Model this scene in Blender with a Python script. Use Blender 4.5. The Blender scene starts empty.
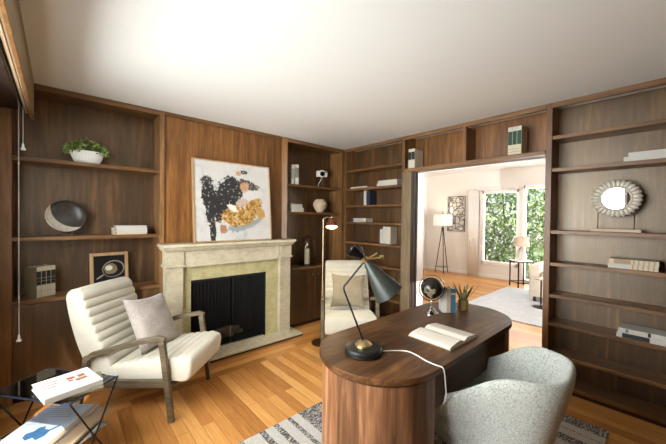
import bpy, bmesh, math, random
from math import sin, cos, pi, radians, sqrt
from mathutils import Vector, Matrix
random.seed(7)
S = bpy.context.scene
COL = S.collection

# ------------------------------------------------------------------ camera
F_PX, YAW, PITCH, ROLL = 307.465, radians(48.245), radians(-0.7617), radians(0.6766)
CAM = Vector((-3.1408, -3.2936, 1.4366))
fw = Vector((cos(YAW) * cos(PITCH), sin(YAW) * cos(PITCH), sin(PITCH)))
rt = Vector((sin(YAW), -cos(YAW), 0))
up = rt.cross(fw)
r2 = rt * cos(ROLL) + up * sin(ROLL)
u2 = -rt * sin(ROLL) + up * cos(ROLL)
cd = bpy.data.cameras.new('camera')
cd.sensor_fit = 'HORIZONTAL'
cd.sensor_width = 36
cd.lens = F_PX / 666 * 36
cd.clip_start = 0.02
cam = bpy.data.objects.new('camera', cd)
COL.objects.link(cam)
M3 = Matrix((r2, u2, -fw)).transposed()
cam.matrix_world = Matrix.Translation(CAM) @ M3.to_4x4()
S.camera = cam

# ------------------------------------------------------------------ view, world, lights
S.view_settings.view_transform = 'Standard'
S.view_settings.look = 'None'
S.view_settings.gamma = 1
S.view_settings.use_curve_mapping = False
S.view_settings.exposure = 0.18

w = bpy.data.worlds.new('sky')
S.world = w
w.use_nodes = True
bgn = w.node_tree.nodes['Background']
bgn.inputs['Color'].default_value = (0.80, 0.90, 1.0, 1)
bgn.inputs['Strength'].default_value = 1.6


def area(name, loc, direction, sx, sy, power, color=(1, 1, 1)):
    l = bpy.data.lights.new(name, 'AREA')
    l.shape = 'RECTANGLE'
    l.size, l.size_y = sx, sy
    l.energy = power
    l.color = color
    o = bpy.data.objects.new(name, l)
    o.location = loc
    o.rotation_euler = Vector(direction).to_track_quat('-Z', 'Z').to_euler()
    COL.objects.link(o)
    return o


sun = bpy.data.lights.new('sun', 'SUN')
sun.energy = 9.0
sun.angle = radians(1)
sun.color = (1, .96, .9)
so = bpy.data.objects.new('sun', sun)
so.rotation_euler = Vector((.35, .55, -1.0)).to_track_quat('-Z', 'Y').to_euler()
COL.objects.link(so)
area('daylight_study_window', (-4.30, -1.80, 1.70), (1, 0, -.48), 4.2, 2.6, 650, (.965, .985, 1))
area('daylight_living_window', (5.3, -1.5, 1.4), (-1, 0, 0), 3.0, 2.0, 140, (.94, .98, 1))
area('living_side_fill', (2.6, -4.4, 1.4), (0, 1, 0), 3.2, 2.0, 900, (1, .98, .96))  # added fill light for the living room, outside an assumed, unseen side window


# ------------------------------------------------------------------ materials
def srgb(r, g, b):
    f = lambda c: (c / 255 / 12.92) if c / 255 <= .04045 else ((c / 255 + .055) / 1.055) ** 2.4
    return (f(r), f(g), f(b), 1)


def newmat(name):
    m = bpy.data.materials.new(name)
    m.use_nodes = True
    nt = m.node_tree
    return m, nt, nt.nodes['Principled BSDF']


def N(nt, t, **k):
    n = nt.nodes.new(t)
    for a, b in k.items():
        setattr(n, a, b)
    return n


def mix(nt, fac, a, b, mode='MIX'):
    n = N(nt, 'ShaderNodeMix', data_type='RGBA', blend_type=mode)
    for s, v in ((n.inputs[0], fac), (n.inputs[6], a), (n.inputs[7], b)):
        if isinstance(v, bpy.types.NodeSocket):
            nt.links.new(v, s)
        else:
            s.default_value = v
    return n.outputs[2]


def math_(nt, op, a, b=0.0, c=None):
    n = N(nt, 'ShaderNodeMath', operation=op)
    for i, v in enumerate((a, b, c)):
        if v is None:
            continue
        if isinstance(v, bpy.types.NodeSocket):
            nt.links.new(v, n.inputs[i])
        else:
            n.inputs[i].default_value = v
    return n.outputs[0]


def coords(nt, scale=(1, 1, 1), rot=(0, 0, 0), kind='Object', loc=(0, 0, 0)):
    t = N(nt, 'ShaderNodeTexCoord')
    mp = N(nt, 'ShaderNodeMapping')
    nt.links.new(t.outputs[kind], mp.inputs[0])
    mp.inputs['Scale'].default_value = scale
    mp.inputs['Rotation'].default_value = rot
    mp.inputs['Location'].default_value = loc
    return mp.outputs[0]


def noise(nt, vec, scale=5, detail=4, rough=.55, dist=0):
    n = N(nt, 'ShaderNodeTexNoise')
    nt.links.new(vec, n.inputs['Vector'])
    n.inputs['Scale'].default_value = scale
    n.inputs['Detail'].default_value = detail
    n.inputs['Roughness'].default_value = rough
    n.inputs['Distortion'].default_value = dist
    return n.outputs[0]


def ramp(nt, fac, stops, interp='LINEAR'):
    n = N(nt, 'ShaderNodeValToRGB')
    n.color_ramp.interpolation = interp
    while len(n.color_ramp.elements) > 1:
        n.color_ramp.elements.remove(n.color_ramp.elements[-1])
    n.color_ramp.elements[0].position = stops[0][0]
    n.color_ramp.elements[0].color = stops[0][1]
    for p, c in stops[1:]:
        e = n.color_ramp.elements.new(p)
        e.color = c
    nt.links.new(fac, n.inputs[0])
    return n.outputs[0]


def bump(nt, p, h, strength=.3, dist=.01):
    b = N(nt, 'ShaderNodeBump')
    b.inputs['Strength'].default_value = strength
    b.inputs['Distance'].default_value = dist
    nt.links.new(h, b.inputs['Height'])
    nt.links.new(b.outputs[0], p.inputs['Normal'])


def plain(name, col, rough=.5, metal=0, nscale=40, var=.06, bmp=0.0, spec=.5):
    m, nt, p = newmat(name)
    v = coords(nt)
    n = noise(nt, v, nscale, 3)
    dark = tuple(c * (1 - var * 3) for c in col[:3]) + (1,)
    lite = tuple(min(1, c * (1 + var * 2)) for c in col[:3]) + (1,)
    nt.links.new(mix(nt, n, dark, lite), p.inputs['Base Color'])
    p.inputs['Roughness'].default_value = rough
    p.inputs['Metallic'].default_value = metal
    p.inputs['Specular IOR Level'].default_value = spec
    if bmp:
        bump(nt, p, n, bmp, .004)
    return m


def wood(name, c1, c2, c3, axis='Z', rough=.42, tone=False, scale=1.0, board=0.0, spec=.5, coat=0.0):
    """grain stretched along one object axis"""
    m, nt, p = newmat(name)
    st = {'X': (.08, 1, 1), 'Y': (1, .08, 1), 'Z': (1, 1, .08)}[axis]
    v = coords(nt, tuple(s * scale for s in st))
    n1 = noise(nt, v, 34, 6, .62, .4)
    n2 = noise(nt, coords(nt, tuple((s * .5 + .5 * (s == 1)) * scale for s in st)), 4.5, 4, .6, 1.2)
    f = math_(nt, 'ADD', math_(nt, 'MULTIPLY', n1, .5), math_(nt, 'MULTIPLY', n2, .5))
    col = ramp(nt, f, [(.36, c1), (.5, c2), (.64, c3)])
    if board:
        sp = N(nt, 'ShaderNodeSeparateXYZ')
        nt.links.new(coords(nt), sp.inputs[0])
        s = math_(nt, 'ADD', sp.outputs[0], sp.outputs[1])
        fl = math_(nt, 'FLOOR', math_(nt, 'DIVIDE', s, board))
        wn = N(nt, 'ShaderNodeTexWhiteNoise', noise_dimensions='1D')
        nt.links.new(fl, wn.inputs['W'])
        k = math_(nt, 'ADD', math_(nt, 'MULTIPLY', wn.outputs[0], .5), .72)
        kc = N(nt, 'ShaderNodeCombineColor')
        for i in range(3):
            nt.links.new(k, kc.inputs[i])
        col = mix(nt, 1.0, col, kc.outputs[0], 'MULTIPLY')
    if tone:
        a = N(nt, 'ShaderNodeAttribute', attribute_name='tone')
        col = mix(nt, 1.0, col, a.outputs[0], 'MULTIPLY')
    nt.links.new(col, p.inputs['Base Color'])
    rr = math_(nt, 'ADD', math_(nt, 'MULTIPLY', n1, .2), rough - .1)
    nt.links.new(rr, p.inputs['Roughness'])
    p.inputs['Specular IOR Level'].default_value = spec
    if coat:
        p.inputs['IOR'].default_value = 1.5 + .22 * coat
        p.inputs['Specular IOR Level'].default_value = .5 + .5 * coat
        p.inputs['Specular Tint'].default_value = (1, .88, .68, 1)
    bump(nt, p, n1, .12, .002)
    return m


WC = (srgb(42, 25, 10), srgb(80, 51, 23), srgb(130, 88, 44))
M = {}
M['shelf_z'] = wood('walnut_vertical', *WC, axis='Z', board=.31, coat=.7)
M['shelf_x'] = wood('walnut_along_x', srgb(74, 48, 26), srgb(114, 80, 45), srgb(150, 112, 68), axis='X')
M['shelf_y'] = wood('walnut_along_y', srgb(74, 48, 26), srgb(114, 80, 45), srgb(150, 112, 68), axis='Y')
M['panel'] = wood('walnut_panel', srgb(84, 52, 23), srgb(130, 86, 42), srgb(168, 116, 62), axis='Z', board=.42)
M['post'] = wood('walnut_post', srgb(84, 56, 28), srgb(116, 80, 44), srgb(146, 108, 62), axis='Z')
M['desk_top'] = wood('desk_walnut_top', srgb(54, 32, 24), srgb(88, 55, 41), srgb(118, 78, 58), axis='X', rough=.34, board=0)
M['desk_side'] = wood('desk_walnut_staves', srgb(74, 48, 32), srgb(132, 92, 62), srgb(182, 136, 98), axis='Z', tone=True, rough=.42)
M['desk_apron'] = wood('desk_walnut_apron', srgb(50, 32, 20), srgb(76, 51, 34), srgb(102, 73, 50), axis='X', rough=.55, spec=.25)
M['chair_wood'] = wood('weathered_wood', srgb(66, 58, 42), srgb(98, 86, 64), srgb(126, 112, 88), axis='Y', rough=.5, scale=1.5)
M['frame_wood'] = wood('pale_frame_wood', srgb(150, 116, 78), srgb(186, 150, 108), srgb(206, 176, 136), axis='Z', rough=.5)
M['dark_wood'] = wood('dark_stained_wood', srgb(28, 17, 10), srgb(46, 29, 18), srgb(64, 42, 26), axis='Y', rough=.6)


def floor_mat():
    m, nt, p = newmat('oak_strip_floor')
    t = N(nt, 'ShaderNodeTexCoord')
    sp = N(nt, 'ShaderNodeSeparateXYZ')
    nt.links.new(t.outputs['Object'], sp.inputs[0])

    def planks(along, across, off):
        cb = N(nt, 'ShaderNodeCombineXYZ')
        nt.links.new(along, cb.inputs[0])
        nt.links.new(math_(nt, 'ADD', across, off), cb.inputs[1])
        b = N(nt, 'ShaderNodeTexBrick')
        b.offset = .37
        b.offset_frequency = 2
        nt.links.new(cb.outputs[0], b.inputs['Vector'])
        b.inputs['Scale'].default_value = 1
        b.inputs['Brick Width'].default_value = 1.15
        b.inputs['Row Height'].default_value = .083
        b.inputs['Mortar Size'].default_value = .0012
        b.inputs['Mortar Smooth'].default_value = .3
        b.inputs['Color1'].default_value = (0, 0, 0, 1)
        b.inputs['Color2'].default_value = (1, 1, 1, 1)
        b.inputs['Mortar'].default_value = (.5, .5, .5, 1)
        mp = N(nt, 'ShaderNodeMapping')
        nt.links.new(cb.outputs[0], mp.inputs[0])
        mp.inputs['Scale'].default_value = (1.6, 22, 1)
        g = noise(nt, mp.outputs[0], 3, 6, .6, .6)
        f = math_(nt, 'ADD', math_(nt, 'MULTIPLY', b.outputs['Color'], .42), math_(nt, 'MULTIPLY', g, .55))
        c = ramp(nt, f, [(.12, srgb(140, 88, 40)), (.38, srgb(186, 126, 64)), (.62, srgb(210, 152, 84)), (.9, srgb(230, 184, 120))])
        return mix(nt, b.outputs['Fac'], c, srgb(96, 56, 28)), g
    cy, g1 = planks(sp.outputs[1], sp.outputs[0], 0)
    cx, g2 = planks(sp.outputs[0], sp.outputs[1], .57)
    edge = math_(nt, 'MULTIPLY', math_(nt, 'GREATER_THAN', sp.outputs[1], -.57), math_(nt, 'LESS_THAN', sp.outputs[0], .0))
    c = mix(nt, edge, cy, cx)
    nt.links.new(c, p.inputs['Base Color'])
    nt.links.new(math_(nt, 'ADD', math_(nt, 'MULTIPLY', g1, .15), .27), p.inputs['Roughness'])
    bump(nt, p, g1, .05, .002)
    return m


M['floor'] = floor_mat()
M['ceiling'] = plain('ceiling_plaster', srgb(232, 234, 228), .9, nscale=60, var=.01, bmp=.05)
M['white_wall'] = plain('white_wall_paint', srgb(236, 232, 226), .8, nscale=60, var=.01)
M['white_trim'] = plain('white_trim_paint', srgb(243, 241, 236), .5, nscale=30, var=.01)
M['tan_wall'] = plain('tan_wall_paint', srgb(150, 118, 86), .8, nscale=50, var=.03)


def stone(name, c1, c2, c3):
    m, nt, p = newmat(name)
    v = coords(nt)
    a = noise(nt, v, 7, 6, .65, .8)
    b = noise(nt, coords(nt, (1, 1, 4)), 22, 5, .7)
    f = math_(nt, 'ADD', math_(nt, 'MULTIPLY', a, .6), math_(nt, 'MULTIPLY', b, .4))
    c = ramp(nt, f, [(.3, c1), (.48, c2), (.66, c3)])
    n3 = noise(nt, v, 60, 3, .7)
    pit = ramp(nt, n3, [(.30, (.55, .5, .42, 1)), (.37, (1, 1, 1, 1))])
    nt.links.new(mix(nt, 1, c, pit, 'MULTIPLY'), p.inputs['Base Color'])
    p.inputs['Roughness'].default_value = .55
    bump(nt, p, n3, .15, .003)
    return m


M['travertine'] = stone('travertine', srgb(166, 154, 124), srgb(194, 184, 156), srgb(212, 204, 180))
M['marble'] = stone('fascia_marble', srgb(158, 150, 104), srgb(186, 178, 130), srgb(206, 198, 154))
M['black'] = plain('black_enamel', srgb(24, 24, 24), .35, nscale=30)
M['black_matte'] = plain('black_soot', srgb(16, 15, 14), .9, nscale=30)
M['black_metal'] = plain('black_metal', srgb(30, 28, 27), .35, .6, nscale=30)
M['pale_brass'] = plain('pale_brass', srgb(186, 170, 138), .42, .9, nscale=20, var=.03)
M['brass'] = plain('brass', srgb(204, 184, 136), .3, 1, nscale=20, var=.03)
M['old_brass'] = plain('aged_brass', srgb(120, 96, 56), .4, .9, nscale=20, var=.05)
M['copper'] = plain('copper_shade', srgb(150, 96, 62), .35, .8, nscale=20, var=.03)
M['chrome'] = plain('chrome', srgb(214, 212, 206), .15, 1, nscale=20, var=.02)
M['silver'] = plain('carved_silver', srgb(206, 200, 184), .45, .35, nscale=60, var=.08, bmp=.3)
M['lamp_black'] = plain('satin_green_black', srgb(54, 58, 52), .42, .3, nscale=30)
M['charcoal_rod'] = plain('dark_bronze', srgb(66, 54, 44), .45, .5, nscale=20, var=.05)
M['white_plastic'] = plain('white_plastic', srgb(232, 229, 220), .45, nscale=30, var=.01)
M['cord_white'] = plain('white_cord', srgb(226, 222, 210), .6, nscale=30, var=.02)
M['wax'] = plain('cream_wax', srgb(232, 224, 186), .55, nscale=30, var=.02)
M['paper'] = plain('book_paper', srgb(212, 204, 184), .8, nscale=90, var=.03)
M['cream_cover'] = plain('cream_cloth', srgb(204, 194, 168), .7, nscale=120, var=.03)
M['white_cover'] = plain('white_cloth', srgb(196, 193, 184), .7, nscale=120, var=.02)
M['olive_cover'] = plain('olive_beige_cloth', srgb(122, 112, 84), .7, nscale=120, var=.04)
M['tan_cover'] = plain('tan_cloth', srgb(170, 146, 116), .7, nscale=120, var=.03)
M['grey_cover'] = plain('grey_cloth', srgb(150, 146, 138), .7, nscale=120, var=.03)
M['green_label'] = plain('dark_green_label', srgb(26, 66, 46), .6, nscale=90, var=.05)
M['dark_label'] = plain('dark_spine_label', srgb(34, 38, 34), .6, nscale=90, var=.05)
M['gold_label'] = plain('gold_spine_rule', srgb(190, 176, 120), .5, .3, nscale=90, var=.05)
M['navy_cover'] = plain('navy_cloth', srgb(36, 42, 58), .6, nscale=120, var=.03)
M['blue_cover'] = plain('blue_cloth', srgb(46, 92, 116), .6, nscale=120, var=.04)
M['text_grey'] = plain('printed_grey', srgb(120, 116, 108), .7, nscale=120, var=.1)
M['text_red'] = plain('printed_red', srgb(160, 70, 60), .7, nscale=120, var=.1)
M['print_brown'] = plain('printed_food_photo', srgb(150, 88, 60), .6, nscale=60, var=.25)
M['print_blue'] = plain('printed_blue_figure', srgb(52, 96, 138), .6, nscale=60, var=.2)
M['magazine'] = plain('pale_blue_cover', srgb(176, 190, 208), .4, nscale=60, var=.03)
M['pot_gold'] = plain('amber_cup', srgb(176, 150, 92), .3, .5, nscale=60, var=.06)
M['clay'] = plain('cream_clay', srgb(206, 186, 158), .8, nscale=60, var=.04, bmp=.1)
M['iron_print'] = plain('black_print', srgb(20, 18, 16), .6, nscale=40)


def fabric(name, c1, c2, scale=260, st=.35, rough=.9, sheen=.2):
    m, nt, p = newmat(name)
    v = coords(nt)
    n = noise(nt, v, scale, 2, .5)
    n2 = noise(nt, v, 9, 3, .5)
    f = math_(nt, 'ADD', math_(nt, 'MULTIPLY', n, .7), math_(nt, 'MULTIPLY', n2, .3))
    nt.links.new(ramp(nt, f, [(.35, c1), (.65, c2)]), p.inputs['Base Color'])
    p.inputs['Roughness'].default_value = rough
    p.inputs['Sheen Weight'].default_value = sheen
    bump(nt, p, n, st, .002)
    return m


M['cream_fabric'] = fabric('cream_upholstery', srgb(192, 186, 166), srgb(208, 203, 184), 200, .15)
M['grey_pillow'] = fabric('taupe_linen', srgb(140, 130, 120), srgb(178, 168, 158), 150, .5)
M['green_pillow'] = fabric('olive_taupe_linen', srgb(128, 116, 92), srgb(158, 146, 120), 150, .5)
M['sofa'] = fabric('beige_sofa_fabric', srgb(196, 182, 164), srgb(214, 202, 184), 150, .2)
M['lamp_shade'] = fabric('white_lamp_shade', srgb(232, 226, 216), srgb(244, 240, 232), 150, .05)
M['lamp_shade'].node_tree.nodes['Principled BSDF'].inputs['Emission Color'].default_value = (1, .93, .82, 1)
M['lamp_shade'].node_tree.nodes['Principled BSDF'].inputs['Emission Strength'].default_value = .35
M['living_rug'] = fabric('pale_shag_rug', srgb(160, 162, 164), srgb(190, 192, 194), 60, .8)


def boucle():
    m, nt, p = newmat('grey_boucle')
    v = coords(nt)
    vo = N(nt, 'ShaderNodeTexVoronoi')
    nt.links.new(v, vo.inputs['Vector'])
    vo.inputs['Scale'].default_value = 190
    vo.inputs['Randomness'].default_value = 1
    n = noise(nt, v, 110, 4, .7)
    h = math_(nt, 'SUBTRACT', n, math_(nt, 'MULTIPLY', vo.outputs['Distance'], .55))
    c = ramp(nt, h, [(0, srgb(156, 159, 148)), (.2, srgb(188, 192, 182)), (.5, srgb(212, 216, 207))])
    nt.links.new(c, p.inputs['Base Color'])
    p.inputs['Roughness'].default_value = .95
    p.inputs['Sheen Weight'].default_value = .3
    bump(nt, p, h, 1.0, .006)
    return m


M['boucle'] = boucle()


def rug_mat():
    m, nt, p = newmat('striped_wool_rug')
    t = N(nt, 'ShaderNodeTexCoord')
    sp = N(nt, 'ShaderNodeSeparateXYZ')
    nt.links.new(t.outputs['Object'], sp.inputs[0])
    v = coords(nt, (1, 1, 1))
    wob = math_(nt, 'MULTIPLY', math_(nt, 'SUBTRACT', noise(nt, v, 60, 2), .5), .012)
    x = math_(nt, 'DIVIDE', math_(nt, 'ADD', math_(nt, 'ADD', sp.outputs[0], 2.40), wob), 2.05)
    Wt, Dk = (1, 1, 1, 1), (0, 0, 0, 1)
    P = lambda X: (X + 2.40) / 2.05
    st = [(0, Dk), (P(-2.27), Wt), (P(-2.155), Dk), (P(-2.115), Wt), (P(-2.05), Dk), (P(-2.01), Wt), (P(-1.94), Dk), (P(-1.907), Wt),
          (P(-1.84), Dk), (P(-1.22), Wt), (P(-1.185), Dk), (P(-.90), Wt), (P(-.83), Dk), (P(-.79), Wt), (P(-.70), Dk),
          (P(-.62), Wt), (P(-.55), Dk), (P(-.54), Wt), (P(-.47), Dk)]
    s = ramp(nt, x, st, 'CONSTANT')
    weave = noise(nt, coords(nt, (.6, 1.4, 1)), 75, 3, .8)
    dark = ramp(nt, weave, [(.40, srgb(52, 50, 50)), (.50, srgb(98, 95, 91)), (.60, srgb(196, 190, 180))])
    lite = ramp(nt, noise(nt, v, 140, 3, .7), [(.3, srgb(158, 155, 146)), (.6, srgb(196, 193, 184))])
    nt.links.new(mix(nt, s, dark, lite), p.inputs['Base Color'])
    p.inputs['Roughness'].default_value = .95
    bump(nt, p, weave, .6, .006)
    return m


M['rug'] = rug_mat()


def thin_glass(name, tint=(1, 1, 1, 1), gl=.08, rough=.02):
    m = bpy.data.materials.new(name)
    m.use_nodes = True
    nt = m.node_tree
    nt.nodes.clear()
    o = N(nt, 'ShaderNodeOutputMaterial')
    mx = N(nt, 'ShaderNodeMixShader')
    tr = N(nt, 'ShaderNodeBsdfTransparent')
    tr.inputs[0].default_value = tint
    g = N(nt, 'ShaderNodeBsdfGlossy')
    g.inputs['Roughness'].default_value = rough
    lw = N(nt, 'ShaderNodeLayerWeight')
    lw.inputs[0].default_value = .25
    f = math_(nt, 'MULTIPLY_ADD', lw.outputs['Facing'], .35, gl)
    nt.links.new(f, mx.inputs[0])
    nt.links.new(tr.outputs[0], mx.inputs[1])
    nt.links.new(g.outputs[0], mx.inputs[2])
    nt.links.new(mx.outputs[0], o.inputs[0])
    return m


M['glass'] = thin_glass('window_glass', gl=.03)
M['dome_glass'] = thin_glass('dome_glass', (.86, .86, .84, 1), gl=.04)
M['smoked_glass'] = thin_glass('smoked_glass', (.25, .27, .3, 1), gl=.25, rough=.05)


def mesh_curtain():
    m = bpy.data.materials.new('fire_mesh')
    m.use_nodes = True
    nt = m.node_tree
    p = nt.nodes['Principled BSDF']
    p.inputs['Base Color'].default_value = srgb(26, 24, 22)
    p.inputs['Metallic'].default_value = .4
    p.inputs['Roughness'].default_value = .5
    p.inputs['Alpha'].default_value = .62
    return m


M['mesh'] = mesh_curtain()


def leaf_mat(name, a, b, c):
    m, nt, p = newmat(name)
    v = coords(nt)
    n = noise(nt, v, 14, 2, .8)
    nt.links.new(ramp(nt, n, [(.35, a), (.5, b), (.65, c)]), p.inputs['Base Color'])
    p.inputs['Roughness'].default_value = .5
    p.inputs['Transmission Weight'].default_value = 0
    return m


M['leaf'] = leaf_mat('succulent_leaf', srgb(66, 100, 36), srgb(120, 152, 62), srgb(204, 214, 140))
M['hedge_leaf'] = leaf_mat('hedge_leaf', srgb(60, 104, 40), srgb(120, 158, 66), srgb(216, 226, 190))
M['bright_leaf'] = leaf_mat('bright_tree_leaf', srgb(84, 164, 60), srgb(140, 206, 92), srgb(196, 234, 150))
M['aloe'] = leaf_mat('aloe_leaf', srgb(64, 76, 44), srgb(98, 104, 64), srgb(150, 146, 98))


def emis(name, col, st):
    m, nt, p = newmat(name)
    p.inputs['Base Color'].default_value = col
    p.inputs['Emission Color'].default_value = col
    p.inputs['Emission Strength'].default_value = st
    return m


M['bulb'] = emis('lit_bulb', (1, .86, .62, 1), 14)


def mirror_mat():
    m, nt, p = newmat('mirror_glass')
    p.inputs['Base Color'].default_value = (.93, .93, .93, 1)
    p.inputs['Metallic'].default_value = 1
    p.inputs['Roughness'].default_value = .02
    return m


M['mirror'] = mirror_mat()


def blob(nt, xo, zo, cx, cz, rx, rz, nz, amp, ang=0.0):
    dx = math_(nt, 'SUBTRACT', xo, cx)
    dz = math_(nt, 'SUBTRACT', zo, cz)
    a = math_(nt, 'DIVIDE', math_(nt, 'ADD', math_(nt, 'MULTIPLY', dx, cos(ang)), math_(nt, 'MULTIPLY', dz, sin(ang))), rx)
    b = math_(nt, 'DIVIDE', math_(nt, 'SUBTRACT', math_(nt, 'MULTIPLY', dz, cos(ang)), math_(nt, 'MULTIPLY', dx, sin(ang))), rz)
    d = math_(nt, 'SQRT', math_(nt, 'ADD', math_(nt, 'MULTIPLY', a, a), math_(nt, 'MULTIPLY', b, b)))
    e = math_(nt, 'ADD', d, math_(nt, 'MULTIPLY', math_(nt, 'SUBTRACT', nz, .5), amp))
    n = N(nt, 'ShaderNodeMapRange')
    nt.links.new(e, n.inputs[0])
    n.inputs[1].default_value, n.inputs[2].default_value = 1.04, .96
    n.inputs[3].default_value, n.inputs[4].default_value = 0, 1
    return n.outputs[0]


def painting_mat():
    """local x 0..0.86, z 0..0.85"""
    m, nt, p = newmat('abstract_paint')
    t = N(nt, 'ShaderNodeTexCoord')
    sp = N(nt, 'ShaderNodeSeparateXYZ')
    nt.links.new(t.outputs['Object'], sp.inputs[0])
    xo, zo = sp.outputs[0], sp.outputs[2]
    v = coords(nt)
    nA = noise(nt, v, 15, 8, .72, .6)
    nB = noise(nt, coords(nt, loc=(3, 1, 5)), 24, 8, .78, .4)
    nD = noise(nt, coords(nt, loc=(1, 4, 2)), 38, 5, .7, .2)
    nC = noise(nt, coords(nt, loc=(7, 2, 1)), 5, 5, .7, 1.0)
    c = ramp(nt, nC, [(.3, srgb(178, 180, 178)), (.45, srgb(202, 200, 194)), (.7, srgb(212, 210, 203))])
    for cx, cz, rx, rz, ang, nz, amp, col in [
        (.54, .17, .20, .05, .25, nB, 3.0, srgb(150, 156, 158)),
        (.50, .42, .13, .05, .1, nB, 2.6, srgb(196, 172, 158)),
        (.17, .42, .055, .24, 0, nA, 2.0, srgb(34, 33, 32)),
        (.19, .12, .03, .16, 0, nB, 1.8, srgb(40, 38, 36)),
        (.40, .56, .15, .13, .3, nB, 2.2, srgb(38, 36, 35)),
        (.30, .42, .15, .12, -.3, nA, 2.0, srgb(36, 35, 33)),
        (.13, .62, .05, .07, 0, nB, 2.4, srgb(60, 58, 56)),
        (.60, .62, .13, .05, -.3, nB, 2.6, srgb(70, 58, 48)),
        (.55, .60, .05, .055, -.4, nB, 2.8, srgb(190, 148, 108)),
        (.25, .30, .05, .10, .2, nB, 2.2, srgb(34, 33, 32)),
        (.13, .50, .05, .12, 0, nB, 2.2, srgb(34, 33, 32)),
        (.66, .50, .11, .06, .2, nB, 2.2, srgb(210, 208, 202)),
        (.48, .27, .20, .11, .12, nB, 2.0, srgb(176, 132, 52)),
        (.64, .36, .15, .08, .75, nA, 2.0, srgb(168, 122, 44)),
        (.74, .30, .05, .06, .6, nB, 2.2, srgb(190, 148, 76)),
        (.40, .36, .07, .03, -.5, nA, 2.2, srgb(232, 224, 214)),
        (.30, .13, .035, .05, 0, nB, 2.6, srgb(170, 122, 90)),
        (.55, .76, .04, .02, 0, nB, 3.0, srgb(60, 58, 56)),
        (.48, .74, .03, .025, 0, nA, 2.6, srgb(190, 150, 110)),
    ]:
        if col == srgb(176, 132, 52) or col == srgb(168, 122, 44):
            col = ramp(nt, nD, [(.38, srgb(110, 74, 26)), (.5, srgb(178, 134, 58)), (.6, srgb(214, 178, 104))])
        c = mix(nt, blob(nt, xo, zo, cx, cz, rx, rz, nz, amp, ang), c, col)
    fl = N(nt, 'ShaderNodeMapRange')
    nt.links.new(nD, fl.inputs[0])
    fl.inputs[1].default_value, fl.inputs[2].default_value = .60, .63
    c = mix(nt, math_(nt, 'MULTIPLY', fl.outputs[0], .8), c, srgb(202, 198, 190))
    nt.links.new(c, p.inputs['Base Color'])
    p.inputs['Roughness'].default_value = .6
    bump(nt, p, nB, .2, .002)
    return m


M['painting'] = painting_mat()


# ------------------------------------------------------------------ mesh helpers
class MB:
    def __init__(s):
        s.v, s.f, s.sm, s.tone = [], [], [], []

    def add(s, v, f, smooth=False, tone=None):
        b = len(s.v)
        s.v += [tuple(p) for p in v]
        for q in f:
            s.f.append(tuple(i + b for i in q))
            s.sm.append(smooth)
            s.tone.append(tone or (1, 1, 1, 1))
        return s

    def box(s, x0, x1, y0, y1, z0, z1, M_=None):
        x0, x1 = min(x0, x1), max(x0, x1)
        y0, y1 = min(y0, y1), max(y0, y1)
        z0, z1 = min(z0, z1), max(z0, z1)
        v = [Vector(p) for p in ((x0, y0, z0), (x1, y0, z0), (x1, y1, z0), (x0, y1, z0), (x0, y0, z1), (x1, y0, z1), (x1, y1, z1), (x0, y1, z1))]
        if M_:
            v = [M_ @ p for p in v]
        return s.add(v, [(0, 3, 2, 1), (4, 5, 6, 7), (0, 1, 5, 4), (1, 2, 6, 5), (2, 3, 7, 6), (3, 0, 4, 7)])

    def lathe(s, prof, c=(0, 0, 0), seg=32, axis=None, sx=1, sy=1, smooth=True):
        """profile of (r, z); axis: direction vector"""
        R = Vector(axis).normalized().to_track_quat('Z', 'Y').to_matrix() if axis else Matrix.Identity(3)
        c = Vector(c)
        v, f = [], []
        for r, z in prof:
            for k in range(seg):
                a = 2 * pi * k / seg
                v.append(c + R @ Vector((r * cos(a) * sx, r * sin(a) * sy, z)))
        n = len(prof)
        for i in range(n - 1):
            for k in range(seg):
                k2 = (k + 1) % seg
                f.append((i * seg + k, i * seg + k2, (i + 1) * seg + k2, (i + 1) * seg + k))
        if prof[0][0] > 1e-5:
            f.append(tuple(range(seg))[::-1])
        if prof[-1][0] > 1e-5:
            f.append(tuple((n - 1) * seg + k for k in range(seg)))
        return s.add(v, f, smooth)

    def tube(s, pts, r, seg=10, closed=False, flat=None):
        pts = [Vector(p) for p in pts]
        n = len(pts)
        v, f = [], []
        prev = None
        for i, p in enumerate(pts):
            if closed:
                d = (pts[(i + 1) % n] - pts[i - 1]).normalized()
            else:
                d = (pts[min(i + 1, n - 1)] - pts[max(i - 1, 0)]).normalized()
            if prev is None:
                a = Vector((0, 0, 1)) if abs(d.z) < .9 else Vector((1, 0, 0))
                u = d.cross(a).normalized()
            else:
                u = (prev - d * prev.dot(d)).normalized()
            prev = u
            w_ = d.cross(u)
            rr = r[i] if isinstance(r, (list, tuple)) else r
            ru, rw = (rr, rr) if flat is None else (rr * flat[0], rr * flat[1])
            for k in range(seg):
                t = 2 * pi * k / seg
                v.append(p + u * cos(t) * ru + w_ * sin(t) * rw)
        m = n if closed else n - 1
        for i in range(m):
            j = (i + 1) % n
            for k in range(seg):
                k2 = (k + 1) % seg
                f.append((i * seg + k, i * seg + k2, j * seg + k2, j * seg + k))
        if not closed:
            f.append(tuple(range(seg))[::-1])
            f.append(tuple((n - 1) * seg + k for k in range(seg)))
        return s.add(v, f, True)

    def prism(s, poly, z0, z1, smooth=False):
        n = len(poly)
        v = [(x, y, z0) for x, y in poly] + [(x, y, z1) for x, y in poly]
        f = [tuple(range(n))[::-1], tuple(range(n, 2 * n))]
        f += [(i, (i + 1) % n, n + (i + 1) % n, n + i) for i in range(n)]
        return s.add(v, f, smooth)


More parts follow.
